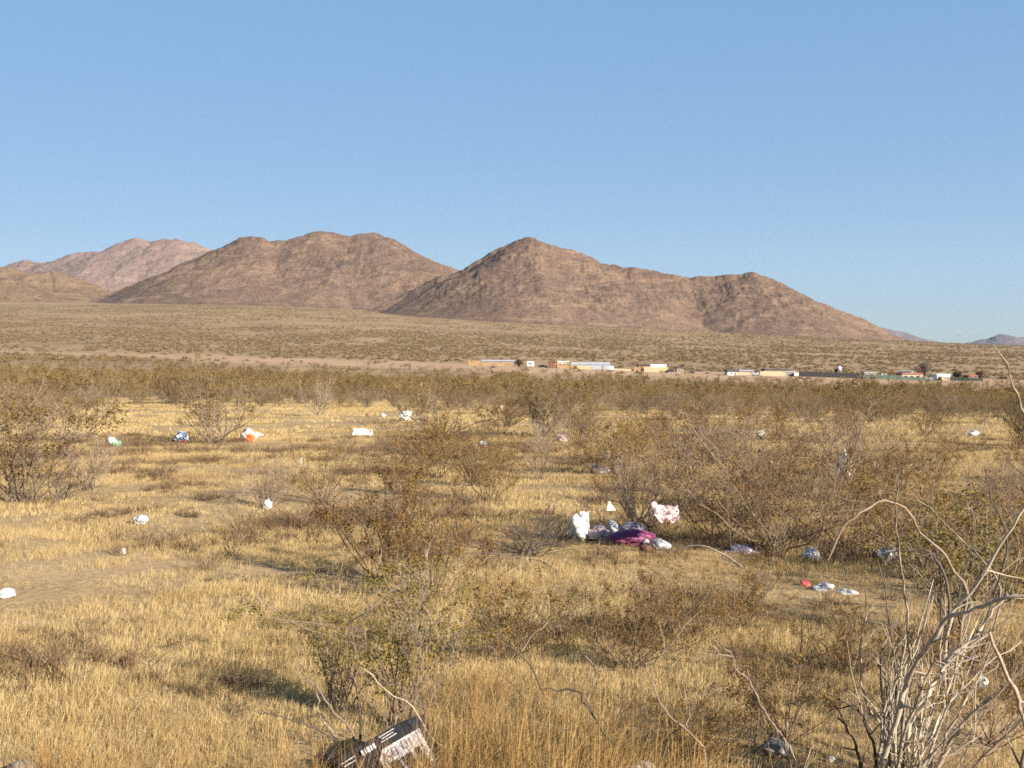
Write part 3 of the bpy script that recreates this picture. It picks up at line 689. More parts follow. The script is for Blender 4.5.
# big pale branched bush, lower right
rb = empty('bare_bush', ground_pt(890, 4.75)); tag(rb, 'large leafless bush of thick pale bending branches at the lower right corner', 'bush')
for pts, dt, db, rt, r0, mt, tw in [
    ([(898, 478), (896, 517), (900, 555), (903, 596), (907, 641), (911, 662), (905, 710), (893, 790)], 4.3, 4.7, .004, .009, 'twig_pale', 0),
    ([(1036, 594), (1005, 599), (982, 607), (960, 613), (945, 622), (930, 641), (915, 664), (904, 686), (894, 720), (880, 770), (874, 815)], 4.2, 4.75, .009, .019, 'twig_pale', 3),
    ([(1007, 595), (990, 615), (975, 637), (956, 656), (937, 679), (922, 701), (913, 720), (911, 742), (916, 800)], 4.5, 4.75, .009, .014, 'twig_pale', 3),
    ([(949, 637), (934, 660), (922, 682), (915, 705), (906, 731), (899, 770), (897, 810)], 4.4, 4.75, .005, .012, 'twig_pale', 2),
    ([(990, 632), (964, 649), (945, 667), (922, 694), (899, 733), (876, 768), (868, 812)], 4.7, 4.8, .006, .013, 'twig_pale', 2),
    ([(870, 606), (862, 626), (861, 649), (862, 682), (870, 705), (881, 724), (879, 750), (874, 812)], 4.6, 4.8, .004, .010, 'twig_pale', 2),
    ([(900, 619), (889, 637), (881, 656), (883, 700), (888, 760), (889, 810)], 4.9, 4.85, .005, .011, 'twig_grey', 2),
    ([(866, 651), (881, 667), (886, 682), (887, 720), (889, 768), (889, 812)], 4.9, 4.85, .006, .013, 'twig_grey', 2),
    ([(838, 700), (855, 709), (866, 722), (872, 742), (879, 775), (883, 812)], 4.6, 4.8, .007, .012, 'twig_dark', 1),
    ([(838, 718), (851, 737), (859, 757), (868, 812)], 4.8, 4.8, .007, .012, 'twig_dark', 1),
    ([(990, 697), (971, 716), (956, 735), (941, 757), (920, 815)], 4.5, 4.7, .010, .017, 'twig_pale', 2),
    ([(1060, 690), (1034, 735), (1020, 765), (1008, 830)], 4.2, 4.4, .012, .020, 'twig_pale', 1),
    ([(880, 560), (893, 640), (896, 700), (899, 812)], 5.2, 4.9, .003, .009, 'twig_dark', 3),
    ([(930, 590), (918, 650), (908, 700), (901, 812)], 5.1, 4.9, .003, .009, 'twig_grey', 3),
    ([(846, 640), (858, 690), (872, 740), (884, 812)], 5.2, 4.9, .003, .008, 'twig_grey', 3),
    ([(1022, 640), (985, 665), (950, 700), (925, 745), (905, 812)], 5.1, 4.9, .003, .010, 'twig_pale', 3),
    ([(910, 600), (905, 650), (895, 700), (893, 812)], 4.5, 4.8, .003, .009, 'twig_pale', 2),
    ]: branch(rb, pts, dt, db, rt, r0, mt, twigs=tw + 3, thick=.86)
rr = random.Random(91)
for k in range(26):
    bx, top = rr.uniform(872, 918), rr.uniform(575, 700); ex = bx + rr.uniform(-45, 185) * (1 if k % 3 else .5)
    bow = rr.uniform(-22, 22); d0 = rr.uniform(4.3, 5.3)
    mid = [(ex + (bx - ex) * t + bow * math.sin(math.pi * t) + rr.uniform(-3, 3), top + (812 - top) * t ** .85) for t in (0, .2, .4, .6, .8, 1)]
    branch(rb, mid, d0, 4.8, rr.uniform(.0015, .003), rr.uniform(.005, .010), rr.choice(['twig_pale', 'twig_grey', 'twig_pale']), twigs=rr.randrange(4, 8))
ab = empty('bare_bush', ground_pt(945, 5.9)); tag(ab, 'leafless bush whose dark branch arches over like a hoop behind the pale branches', 'bush')
for pts, dt, db, rt, r0, mt, tw in [
    ([(828, 560), (840, 532), (855, 516), (874, 505), (892, 503), (911, 512), (922, 532), (939, 553), (956, 572), (966, 590), (958, 640), (946, 720)], 5.6, 5.9, .005, .013, 'twig_grey', 2),
    ([(1030, 500), (1005, 536), (990, 562), (975, 585), (960, 604), (949, 618), (944, 660), (944, 725)], 5.4, 5.9, .010, .016, 'twig_pale', 2),
    ([(880, 572), (886, 556), (905, 549), (925, 552), (938, 565), (950, 600), (947, 720)], 6.1, 5.9, .005, .011, 'twig_dark', 2),
    ([(905, 492), (930, 508), (958, 535), (985, 562), (1000, 590), (985, 650), (955, 724)], 6.0, 5.9, .004, .010, 'twig_pale', 2),
    ([(985, 470), (992, 500), (1004, 530), (1006, 560), (985, 630), (958, 724)], 5.8, 5.9, .004, .012, 'twig_dark', 3),
    ([(925, 520), (940, 570), (940, 640), (943, 724)], 6.2, 5.9, .004, .012, 'twig_dark', 3),
    ([(975, 540), (962, 580), (950, 640), (946, 724)], 6.3, 6.0, .004, .012, 'twig_dark', 3),
    ]: branch(ab, pts, dt, db, rt, r0, mt, twigs=tw + 1, thick=.85)
tb = empty('bare_bush', ground_pt(1052, 4.2)); tag(tb, 'bare stem curving up above the horizon at the right edge with a broken pale stick', 'bush')
branch(tb, [(992, 343), (1005, 362), (1013, 382), (1020, 400), (1032, 440), (1040, 560), (1048, 700), (1052, 860)], 4.0, 4.2, .004, .012, 'twig_grey', twigs=1, thick=.75)
branch(tb, [(988, 632), (1005, 671), (1014, 697), (1026, 735), (1045, 860)], 4.1, 4.2, .007, .012, 'twig_pale', twigs=1)
# forked grey branches along the bottom
fb = empty('bare_bush', ground_pt(790, 4.9)); tag(fb, 'forked smooth grey branch reaching up left at the bottom of the view', 'bush')
for pts, dt, db, rt, r0, mt in [
    ([(717, 640), (729, 654), (737, 669), (750, 682), (757, 702), (773, 723), (784, 735), (789, 756), (800, 800)], 4.7, 4.9, .004, .012, 'twig_grey'),
    ([(709, 641), (719, 654), (731, 657)], 4.68, 4.72, .003, .005, 'twig_grey'),
    ([(800, 700), (790, 705), (785, 718), (784, 737)], 4.7, 4.84, .004, .007, 'twig_grey'),
    ([(752, 692), (757, 715), (752, 768), (750, 815)], 5.0, 4.95, .004, .010, 'twig_dark'),
    ([(747, 655), (748, 672), (752, 688)], 4.6, 4.76, .003, .006, 'twig_grey'),
    ([(815, 742), (806, 763), (800, 805)], 4.7, 4.85, .004, .008, 'twig_pale'),
    ]: branch(fb, pts, dt, db, rt, r0, mt, thick=.75, twigs=2)
fc = empty('bare_bush', ground_pt(690, 4.8)); tag(fc, 'thin forked dark branch with many upright prongs below the brown bushes', 'bush')
for pts, dt, db, rt, r0, mt in [
    ([(646, 667), (656, 692), (666, 710), (681, 727), (699, 740), (702, 756), (708, 812)], 4.7, 4.8, .004, .010, 'twig_grey'),
    ([(681, 659), (684, 695), (689, 710), (687, 729)], 4.6, 4.75, .003, .006, 'twig_grey'),
    ([(714, 682), (709, 695), (699, 710), (688, 716)], 4.7, 4.74, .003, .005, 'twig_dark'),
    ([(681, 728), (666, 746), (655, 812)], 4.75, 4.85, .005, .009, 'twig_dark'),
    ([(680, 635), (664, 650), (647, 668)], 4.6, 4.7, .003, .005, 'twig_pale'),
    ]: branch(fc, pts, dt, db, rt, r0, mt, thick=.72, twigs=2)
fd = empty('bare_bush', ground_pt(622, 4.8)); tag(fd, 'long dark crooked branch crossing the orange grass towards the bottom edge', 'bush')
branch(fd, [(480, 608), (494, 634), (512, 649), (532, 667), (542, 687), (562, 691), (575, 690), (588, 705), (603, 730), (616, 751), (624, 812)], 5.0, 4.8, .004, .010, 'twig_dark', twigs=4, thick=.75)
branch(fd, [(549, 600), (548, 620), (530, 640), (520, 655)], 5.0, 4.98, .003, .004, 'twig_grey')
branch(fd, [(586, 655), (594, 672), (590, 690), (588, 704)], 4.9, 4.85, .003, .005, 'twig_grey', twigs=2)
# bare stems around the box
fe = empty('bare_bush', ground_pt(345, 5.35)); tag(fe, 'small bush of crooked grey stems just left of the black box', 'bush')
for pts, dt, db, rt, r0, mt, tw in [
    ([(299, 658), (303, 672), (318, 690), (335, 712), (350, 732), (358, 790)], 5.4, 5.35, .003, .009, 'twig_grey', 2),
    ([(262, 712), (290, 720), (310, 724), (330, 738), (345, 750), (356, 792)], 5.2, 5.35, .003, .008, 'twig_dark', 2),
    ([(316, 693), (320, 715), (335, 738), (347, 757), (356, 793)], 5.3, 5.35, .004, .010, 'twig_pale', 1),
    ([(330, 665), (350, 672), (357, 690), (360, 720), (358, 790)], 5.5, 5.4, .003, .009, 'twig_dark', 2),
    ([(380, 650), (385, 690), (392, 715), (380, 790)], 5.6, 5.5, .003, .010, 'twig_dark', 2),
    ]: branch(fe, pts, dt, db, rt, r0, mt, twigs=tw)
st = branch(None, [(410, 578), (388, 592), (372, 608), (355, 620), (350, 623)], 5.0, 5.2, .003, .004, 'twig_pale', 'dead_stick')
tag(st, 'thin pale dead stick hooked in the creosote above the black box', 'stick')
st = branch(None, [(365, 670), (385, 690), (410, 708), (432, 738), (455, 752)], 5.0, 5.0, .003, .004, 'twig_pale', 'dead_stick')
tag(st, 'thin pale stick lying across the top of the black box', 'stick')
# tall thin out-standing stalks
ts = empty('dry_stalk', ground_pt(750, 5.2)); tag(ts, 'very tall thin pale stalk leaning right and reaching up to the houses', 'stalk')
branch(ts, [(825, 352), (820, 390), (808, 431), (800, 459), (788, 492), (772, 550), (758, 640), (750, 756)], 5.2, 5.2, .0008, .0022, 'twig_grey', 'stem')
ts = empty('dry_stalk', ground_pt(800, 6.5)); tag(ts, 'tall pale stalk bending to the right above the brown bushes', 'stalk')
branch(ts, [(905, 418), (880, 430), (858, 450), (838, 482), (822, 530), (805, 600), (800, 690)], 6.4, 6.5, .0012, .003, 'twig_grey', 'stem')
ts = empty('dry_stalk', ground_pt(735, 7.5)); tag(ts, 'pale stalk forking upward between the brown bushes and the pink bag', 'stalk')
branch(ts, [(756, 420), (748, 440), (736, 463), (728, 490), (732, 560), (735, 645)], 7.4, 7.5, .0015, .003, 'twig_grey', 'stem')
branch(ts, [(756, 455), (744, 462), (734, 480), (729, 500)], 7.4, 7.4, .0012, .0025, 'twig_grey', 'twig')
lg = branch(None, [(670, 552), (700, 545), (728, 556), (745, 572), (770, 590)], 11.0, 10.2, .008, .014, 'twig_pale', 'dead_branch')
tag(lg, 'pale curved dead branch lying in front of the brown bushes right of the rubbish', 'branch')

# ------------------------------------------------------------------ litter
def ico(sub):
    bm = bmesh.new(); bmesh.ops.create_icosphere(bm, subdivisions=sub, radius=1)
    V = np.array([v.co[:] for v in bm.verts]); Fc = np.array([[v.index for v in f.verts] for f in bm.faces]); bm.free(); return V, Fc
ICO_V, ICO_F = ico(4)
def n3(V, s, f): return (fbm(V[:, 0] * f + V[:, 2] * .7 * f, V[:, 1] * f - V[:, 2] * .6 * f, s, 3) + fbm(V[:, 2] * f + 5, V[:, 0] * f + V[:, 1] * .5 * f, s + 5, 3)) / 2
def r3(V, s, f): return (ridged(V[:, 0] * f + V[:, 2] * .7 * f, V[:, 1] * f - V[:, 2] * .6 * f, s, 3) + ridged(V[:, 2] * f + 5, V[:, 0] * f + V[:, 1] * .5 * f, s + 5, 3)) / 2 - .6
def bag_geo(size, seed, rough=.5, knot=None, tilt=0.):
    V = ICO_V.copy(); r = 1 + rough * n3(V, seed, 1.3) + .55 * rough * r3(V, seed + 3, 1.9) + .10 * rough * n3(V, seed + 7, 5)
    V = V * r[:, None]
    if knot is not None:      # gathered neck pulled out of the bag
        k = np.array(knot, float); k /= np.linalg.norm(k); c = ICO_V @ k; pull = np.clip((c - .72) / .28, 0, 1)
        V = V + k[None] * (pull ** 1.4)[:, None] * .75; side = V - (V @ k)[:, None] * k[None]; V = V - side * (pull * .55)[:, None]
    V = V * (np.array(size, float) / 2)
    co_, si_ = math.cos(tilt), math.sin(tilt); V = np.column_stack([V[:, 0] * co_ + V[:, 2] * si_, V[:, 1], -V[:, 0] * si_ + V[:, 2] * co_])
    V[:, 2] -= np.quantile(V[:, 2], .06); V[:, 2] = np.maximum(V[:, 2], -.02)
    return V
def bag(px, py, w_px, h_px, mat, label, cat='bag', name='plastic_bag', seed=1, rough=.5, knot=None, tilt=0., lift=0., depth=.8, part=None):
    p = at(px, py); s = p.y / F
    g = Geo(); g.add(bag_geo((w_px * s, max(w_px, h_px) * s * depth, h_px * s * 1.08), seed, rough, knot, tilt), None, ICO_F)
    o = g.build(name, M[mat], None, True); o.location = p + Vector((0, 0, lift)); tag(o, label, cat); return o
def sheet(px, py, w_px, h_px, mat, label, cat='litter', name='paper_sheet', seed=1, lean=.9, lift=.0, rz=0., warp=.12, cut=0.):
    """A crumpled sheet leaning back from the ground; real thickness."""
    p = at(px, py); s = p.y / F; W, Hh = w_px * s, h_px * s
    nx, ny = 22, 16; U, Vv = np.meshgrid(np.linspace(-.5, .5, nx), np.linspace(0, 1, ny))
    n = fbm(U * 3 + seed, Vv * 3, seed, 3) + .6 * (ridged(U * 4 + seed, Vv * 4, seed + 2, 2) - .6)
    ed = 1 + .16 * fbm(Vv * 3, Vv * 0 + seed, seed + 4, 2)
    X = U * W * ed * (1 - cut * Vv); D = n * warp * W + .02 * W; L = Hh / max(.2, math.sin(lean))
    Y = Vv * L * math.cos(lean) - D * math.sin(lean); Z = Vv * L * math.sin(lean) * (1 + .14 * fbm(U * 2.5, U * 0 + 3, seed + 6, 2)) + D * math.cos(lean) + .01
    P = np.stack([X, Y, Z], -1)
    g = Geo(); i = np.arange(ny - 1)[:, None] * nx; j = np.arange(nx - 1)[None]
    g.add(P.reshape(-1, 3), np.stack([i + j, i + j + 1, i + nx + j + 1, i + nx + j], -1).reshape(-1, 4))
    o = g.build(name, M[mat], None, True); md = o.modifiers.new('thickness', 'SOLIDIFY'); md.thickness = max(.003, .006 * W)
    o.location = p + Vector((0, 0, lift)); o.rotation_euler.z = rz; tag(o, label, cat); return o
def litter_hi():
    # the heap by the big grey bush
    bag(580, 541, 19, 26, 'white', 'crumpled white plastic bag with torn folds, first at the left of the rubbish heap', seed=3, rough=.9)
    sheet(584.5, 539, 12, 22, 'white', 'upright smooth white bag between the torn white bag and the pinkish one', 'bag', 'plastic_bag', 5, 1.35, .03, warp=.05, cut=.35)
    bag(600, 542, 20, 17, 'pinkwhite', 'crumpled white bag with pink print in the rubbish heap', seed=8, rough=.8)
    bag(613, 540, 14, 20, 'greyplastic', 'crinkled silver grey bag left of the magenta cloth', seed=12, rough=.9)
    bag(635, 546, 45, 15, 'magenta', 'magenta purple cloth bundle in the middle of the rubbish heap', 'cloth', 'cloth_bundle', 15, .55, depth=.5)
    bag(633, 541, 27, 18, 'purplegrey', 'dark purplish grey film bulging behind the magenta cloth', seed=18, rough=.4, depth=.5)
    bag(646, 548, 7, 9, 'white', 'small round white cup in front of the magenta cloth', 'cup', 'paper_cup', 22, .12)
    bag(646, 553, 14, 8, 'brown_wall', 'flat dark reddish rag under the white cup', 'rag', 'cloth_rag', 24, .5)
    bag(660, 550, 17, 10, 'greyplastic', 'greyish green plastic lying right of the white cup', seed=27, rough=.7)
    sheet(611, 513, 11, 9, 'card_white', 'triangular white scrap standing in the grass above the rubbish heap', 'scrap', 'paper_scrap', 31, 1.1, .02, .3, .05, .8)
    sheet(669, 553, 21, 16, 'pinkwhite', 'pink and white bag caught up in the twigs of a brown bush', 'bag', 'plastic_bag', 35, .9, .32, .25, .34, -.55)
    bag(601, 474, 18, 8, 'purplegrey', 'small dark grey rubbish at the edge of the bush behind the heap', seed=41, rough=.8)
    # middle distance
    bag(405, 421, 13, 11, 'white', 'bright white plastic bag lying at the far edge of the clearing', seed=44, rough=.85)
    g = sheet(362, 437, 20, 7, 'card_white', 'pale rectangular cardboard piece lying flat in the grass', 'cardboard', 'cardboard_sheet', 47, .9, .02, 0., .04)
    bag(248, 442, 18, 12, 'orangewhite', 'orange and white snack bag beside the rounded creosote', seed=50, rough=.5, knot=(1, 0, .1))
    bag(181, 443, 13, 11, 'bluewhite', 'blue and white crumpled bag standing in the grassy lane', seed=54, rough=.6)
    bag(114, 448, 17, 9, 'greenwhite', 'green and white bag slanting down in the grass', seed=58, rough=.5, tilt=.5)
    bag(483, 448, 9, 6, 'bluewhite', 'small pale blue scrap below the dark leaning bush', 'scrap', 'plastic_scrap', 61, .8)
    bag(562, 442, 14, 8, 'pinkwhite', 'pale pinkish bag at the foot of the grey purple bush', seed=64, rough=.7)
    bag(501, 409, 4, 4, 'white', 'tiny white scrap between creosotes at the back of the clearing', 'scrap', 'paper_scrap', 66, .5)
    bag(383, 417, 5, 3, 'white', 'tiny white scrap left of the bright white bag', 'scrap', 'paper_scrap', 68, .5)
    bag(974, 437, 10, 6, 'white', 'white bag lying in the clearing on the right', seed=70, rough=.5)
    bag(420, 394, 4, 5, 'white', 'white speck of paper caught in the far creosotes', 'scrap', 'paper_scrap', 72, .5, lift=.9)
    bag(268, 509, 9, 9, 'white', 'white crumpled paper at the foot of the v shaped bush', 'paper', 'crumpled_paper', 74, .7)
    sheet(301, 468, 2.2, 8, 'card_white', 'thin upright white strip in the grass', 'scrap', 'paper_scrap', 76, 1.4, .02, 0, .1)
    bag(7, 598, 18, 10, 'white', 'white crumpled bag cut off by the left edge in the near grass', seed=79, rough=.7)
    bag(141, 524, 13, 9, 'greyplastic', 'small grey plastic scrap in the grass above the worn track', 'scrap', 'plastic_scrap', 81, .8)
    bag(123, 554, 6, 6, 'card_white', 'small pale paper beside the worn track', 'paper', 'crumpled_paper', 83, .6)
    # right of the tangled bushes
    bag(812, 561, 15, 13, 'greyplastic', 'grey white crumpled bag under the brown bush on the right', seed=85, rough=.9, lift=-.035)
    bag(855, 556, 9, 8, 'card_white', 'pale paper wad between the grey white bag and the hooped branch', 'paper', 'crumpled_paper', 88, .6, lift=-.035)
    bag(888, 560, 20, 16, 'greyplastic', 'torn whitish bag beneath the hooped dark branch', seed=90, rough=.9, lift=-.035)
    bag(805, 585, 12, 9, 'red', 'bright red plastic scrap beside the white litter', 'scrap', 'plastic_scrap', 92, .6, lift=-.035)
    bag(824, 590, 18, 11, 'white', 'white torn bag next to the red scrap', seed=94, rough=.9, lift=-.035)
    bag(848, 593, 22, 8, 'white', 'long flat white paper right of the torn bag', 'paper', 'crumpled_paper', 96, .8, lift=-.035)
    bag(742, 552, 34, 11, 'purplegrey', 'dull grey plastic half hidden at the foot of the brown bushes', seed=98, rough=.9, depth=.4, lift=-.035)
    bag(760, 440, 7, 9, 'card_white', 'pale rag low in the grey bushes', 'rag', 'cloth_rag', 99, .7)
    bag(843, 480, 13, 26, 'card_white', 'whitish rag hanging in the tall grey bush', 'rag', 'cloth_rag', 101, .8)
    bag(980, 690, 14, 12, 'card_white', 'pale crumpled paper among the brown leaves behind the pale branches', 'paper', 'crumpled_paper', 103, .8)
    # nearest litter
    bag(832, 763, 7, 6, 'white', 'small bright white scrap at the bottom edge beside the pale bush', 'scrap', 'paper_scrap', 105, .6)
    bag(776, 756, 28, 15, 'stone', 'rounded grey stone behind the forked grey branch', 'stone', 'rock', 107, .55)
    bag(640, 774, 24, 9, 'card_white', 'pale crushed paper in the grass at the bottom edge', 'paper', 'crumpled_paper', 109, .8)
    bag(326, 768, 34, 14, 'black', 'flattened torn black film in the shade left of the black box', 'film', 'plastic_film', seed=112, rough=1.5, depth=.4)
    bag(22, 773, 22, 11, 'stone', 'pale grey stone in the grass at the lower left corner', 'stone', 'rock', 115, .55)
    s = branch(None, [(-6, 620), (12, 622), (30, 625), (44, 628)], 8.2, 8.1, .012, .016, 'wood_grey', 'dead_stick'); tag(s, 'weathered grey stick lying flat in the grass at the left edge', 'stick')
    s = branch(None, [(138, 597), (146, 597.5), (154, 597)], 9.2, 9.2, .009, .009, 'white', 'white_stick'); tag(s, 'short white straight stick lying in the near grass', 'stick')
litter_hi()

# crushed printed carton in the near grass
def carton():
    p = at(398, 772) ; d = 5.0
    c = ray(397, 772, d); root = empty('carton', c); tag(root, 'crushed black carton with white and red print lying in the near grass', 'box')
    W, Dp, Hh = .42, .20, .36
    # turn: faces the viewer, rolled and tipped back
    root.rotation_euler = Matrix(((1, 0, 0), (0, 1, 0), (0, 0, 1))).to_euler()
    root.rotation_euler = (R(-20), R(-30), R(4))
    bm = bmesh.new(); bmesh.ops.create_cube(bm, size=1)
    for v in bm.verts: v.co = Vector((v.co.x * W, v.co.y * Dp, v.co.z * Hh))
    bmesh.ops.subdivide_edges(bm, edges=bm.edges[:], cuts=9, use_grid_fill=True)
    for v in bm.verts:
        n_ = fbm(np.array([v.co.x * 7 + 3]), np.array([v.co.z * 7 + v.co.y * 5]), 7, 3)[0]
        if abs(v.co.y) > Dp * .49: v.co.y += .010 * n_ 
        if v.co.x > W * .25: v.co.z -= .03 * (v.co.x / W - .3) * 2
    me = bpy.data.meshes.new('carton_body'); bm.to_mesh(me); bm.free(); me.materials.append(M['black'])
    o = bpy.data.objects.new('carton_body', me); COL.objects.link(o); o.parent = root
    y = -Dp / 2 - .011
    def panel(name, pts, mat, off=0., th=.004):
        g = Geo(); n = len(pts); V = [(a, y - off, b) for a, b in pts] + [(a, y - off + th, b) for a, b in pts]
        q = [(i, n + i, n + (i + 1) % n, (i + 1) % n) for i in range(n)]
        t = [(0, i, i + 1) for i in range(1, n - 1)] + [(n, n + i + 1, n + i) for i in range(1, n - 1)]
        g.add(V, q, t); return g.build(name, M[mat], root)
    panel('white_panel', [(-.02, -.175), (.203, -.175), (.20, .112), (.01, .114), (-.02, .08)], 'label')
    panel('white_panel', [(-.195, -.178), (-.07, -.178), (-.073, .04), (-.19, .055)], 'label')
    # printing: black picture shapes, red letter strokes, white small print
    for x0, x1, z0, z1, sl in ((.035, .080, -.12, .045, .025), (.098, .145, -.13, .04, .025), (.160, .185, -.12, .045, .02)):
        panel('printed_shape', [(x0, z0), (x1, z0), (x1 - sl, z1), (x0 - sl, z1)], 'black', .005)
    panel('printed_shape', [(-.165, -.178), (-.10, -.178), (-.108, -.04), (-.15, -.035)], 'black', .005)
    def strokes(x, z, hgt, wd, seq, mat):
        g = Geo()
        for a, b, c2, d2 in seq:
            P0 = np.array([x + a * wd, y - .0055, z + b * hgt]); P1 = np.array([x + c2 * wd, y - .0055, z + d2 * hgt]); g.tube([P0, (P0 + P1) / 2, P1], .0018, 4)
        return g.build('lettering', M[mat], root)
    K = [(0, 0, 0, 1), (0, .45, .7, 1), (.15, .5, .75, 0)]; O = [(.1, 0, .1, 1), (.1, 1, .7, 1), (.7, 1, .7, 0), (.7, 0, .1, 0)]; I = [(.2, 0, .2, 1)]
    strokes(.012, .062, .034, .036, K, 'ink_red'); strokes(.046, .062, .034, .036, O, 'ink_red'); strokes(.10, .066, .034, .036, O, 'ink_red'); strokes(.136, .066, .034, .036, I, 'ink_red')
    strokes(-.182, .002, .030, .034, K, 'ink_red'); strokes(-.148, .002, .030, .034, O, 'ink_red')
    g = Geo()
    for k in range(2): g.box((-.150 + .004 * k, y - .002, .150 - .017 * k), (.075 - .014 * k, .003, .0035))
    for k in range(3): g.box((.06, y - .002, .167 - .012 * k), (.08 - .02 * (k % 2), .003, .003))
    g.build('small_print', M['ink_white'], root)
    g = Geo()
    for k, wk in enumerate((.009, .005, .012, .006, .011)): g.box((-.075 + k * .015, y - .002, .145), (wk, .003, .024))
    g.build('white_title', M['ink_white'], root)
carton()

# ------------------------------------------------------------------ settlement beyond the scrub
DH = 455.
PXM = DH / F            # metres per pixel out there
def here(px, d=DH): return pos(px, d)
def wall_fence(px0, px1, h_px, mat, label, post=6., d=DH, top=None, boards=True, dy=0):
    p0, p1 = here(px0, d), here(px1, d + dy); c = (p0 + p1) / 2; root = empty('fence', p0); tag(root, label, 'fence')
    L = (p1 - p0).length; ang = math.atan2(p1.y - p0.y, p1.x - p0.x); root.rotation_euler.z = ang; h = h_px * PXM; n = max(2, int(L / post) + 1); rg = random.Random(int(px0))
    slope_ = (p1.z - p0.z) / L
    g = Geo(); bw = .6; k = int(L / bw)
    for i in range(k):
        hh = h * rg.uniform(.9, 1.04); x = (i + .5) * L / k; g.box((x, rg.uniform(-.03, .03), slope_ * x + hh / 2 - .1), (L / k * .97, .06, hh))
    g.build('panel', M[mat], root)
    for i in range(n):
        q = Geo(); x = i * L / (n - 1); q.box((x, .12, slope_ * x + h * .5), (.14, .14, h * 1.1)); q.build('post', M['wood_grey'], root)
    return root
def house(px0, px1, h_px, wall, roof, label, d=DH, roof_px=2., gable=False, depth=7., name='house', windows=2, door=True, cat='house', rz=0., win='glass_dark'):
    p = here((px0 + px1) / 2, d); root = empty(name, p, rz); tag(root, label, cat)
    Wd = (px1 - px0) * d / F; h = h_px * d / F; r = roof_px * d / F
    g = Geo(); g.box((0, 0, h / 2 - .3), (Wd, depth, h + .6)); g.build('wall', M[wall], root)
    g = Geo()
    if gable: g.prism([(-Wd / 2 - .3, h + .003), (Wd / 2 + .3, h + .003), (Wd / 2 - .4, h + r), (-Wd / 2 + .4, h + r)], -depth / 2 - .3, depth / 2 + .3)
    else: g.box((0, 0, h + r / 2 + .003), (Wd + .5, depth + .5, r))
    g.build('roof', M[roof], root)
    for i in range(windows):
        x = -Wd / 2 + (i + .7) * Wd / (windows + .6); f = Geo(); f.box((x, -depth / 2 - .03, h * .58), (min(1.2, Wd * .2) + .2, .08, h * .34 + .2)); fr = f.build('window', M['white_paint'], root)
        q = Geo(); q.box((x, -depth / 2 - .08, h * .58), (min(1.2, Wd * .2), .06, h * .34)); q.build('pane', M[win], fr)
    if door:
        q = Geo(); q.box((Wd * .32, -depth / 2 - .04, min(1.0, h * .4)), (.95, .1, min(2., h * .8))); q.build('door', M['wood_grey'], root)
    return root
def vehicle(px, L_px, h_px, mat, label, d=DH, van=False, rz=0., cat='car', name='parked_car'):
    p = here(px, d); root = empty(name, p, rz); tag(root, label, cat); L = L_px * d / F; h = h_px * d / F
    if van: prof = [(-L / 2, .35), (L / 2, .35), (L / 2, h * .52), (L * .42, h * .62), (L * .33, h * .96), (L * .25, h), (-L * .46, h), (-L / 2, h * .9)]
    else: prof = [(-L / 2, .35), (L / 2, .35), (L / 2, h * .58), (L * .24, h * .66), (L * .10, h), (-L * .26, h), (-L * .42, h * .66), (-L / 2, h * .6)]
    g = Geo(); g.prism(prof, -.9, .9); g.build('body', M[mat], root)
    q = Geo(); q.prism([(-L * .24, h * .66), (L * .16, h * .66), (L * .08, h * .93), (-L * .22, h * .93)], -.92, .92); q.build('window', M['glass_dark'], root)
    for sx in (-.31, .31):
        for sy in (-.85, .85):
            t = Geo(); a = np.linspace(0, 2 * math.pi, 13)[:-1]; t.prism([(L * sx + .34 * math.cos(k), .34 + .34 * math.sin(k)) for k in a], sy - .11, sy + .11); t.build('wheel', M['rubber'], root)
    return root
wall_fence(468, 481, 5.2, 'orange_wall', 'short bright orange wooden fence at the left end of the settlement')
wall_fence(481.5, 494, 3.6, 'orange_wall', 'low orange wooden fence next to the bright short one')
wall_fence(495, 512, 4.0, 'orange_wall', 'orange brown wooden fence ending at the dark brush heap', d=457)
house(482, 514, 4.4, 'wood_grey', 'grey_metal', 'long low grey roofed shed behind the orange fences', 470, 1.3, name='shed', cat='shed', windows=0, door=False)
tr = empty('travel_trailer', here(530.5, 452)); tag(tr, 'small white travel trailer with a dark window left of the brown shed', 'trailer')
g = Geo(); g.prism([(-1.5, .45), (1.4, .45), (1.5, .9), (1.5, 2.1), (1.25, 2.45), (-1.3, 2.45), (-1.5, 2.1)], -1.05, 1.05); g.build('body', M['white_paint'], tr)
g = Geo(); g.box((-.3, -1.07, 1.55), (1.3, .06, .6)); g.build('window', M['glass_dark'], tr)
g = Geo(); a = np.linspace(0, 6.283, 13)[:-1]; g.prism([(.1 + .33 * math.cos(k), .33 + .33 * math.sin(k)) for k in a], -1.1, -.9); g.build('wheel', M['rubber'], tr)
g = Geo(); g.prism([(.1 + .33 * math.cos(k), .33 + .33 * math.sin(k)) for k in a], .9, 1.1); g.build('wheel', M['rubber'], tr)
vehicle(543, 10, 2.8, 'car_dark', 'low black car parked between the white trailer and the brown shed')
house(549, 557, 6.2, 'brown_wall', 'brown_wall', 'small red brown shed at the corner of the orange fence', 453, .6, name='shed', cat='shed', windows=0, door=True, depth=5)
wall_fence(557, 577, 4.6, 'orange_wall', 'orange fence below the white topped house', d=450)
wall_fence(577, 591, 4.2, 'tan_wall', 'pale tan fence joining the orange one below the metal roof', d=449)
house(557, 569, 6.5, 'peach_wall', 'white_paint', 'cream house with a white roof behind the orange fence', 462, .7, windows=2, depth=5)
house(570, 609, 4.4, 'grey_metal', 'grey_metal', 'long blue grey metal barn behind the tan fence', 470, 2.2, True, 10, 'barn', 0, True, 'barn')
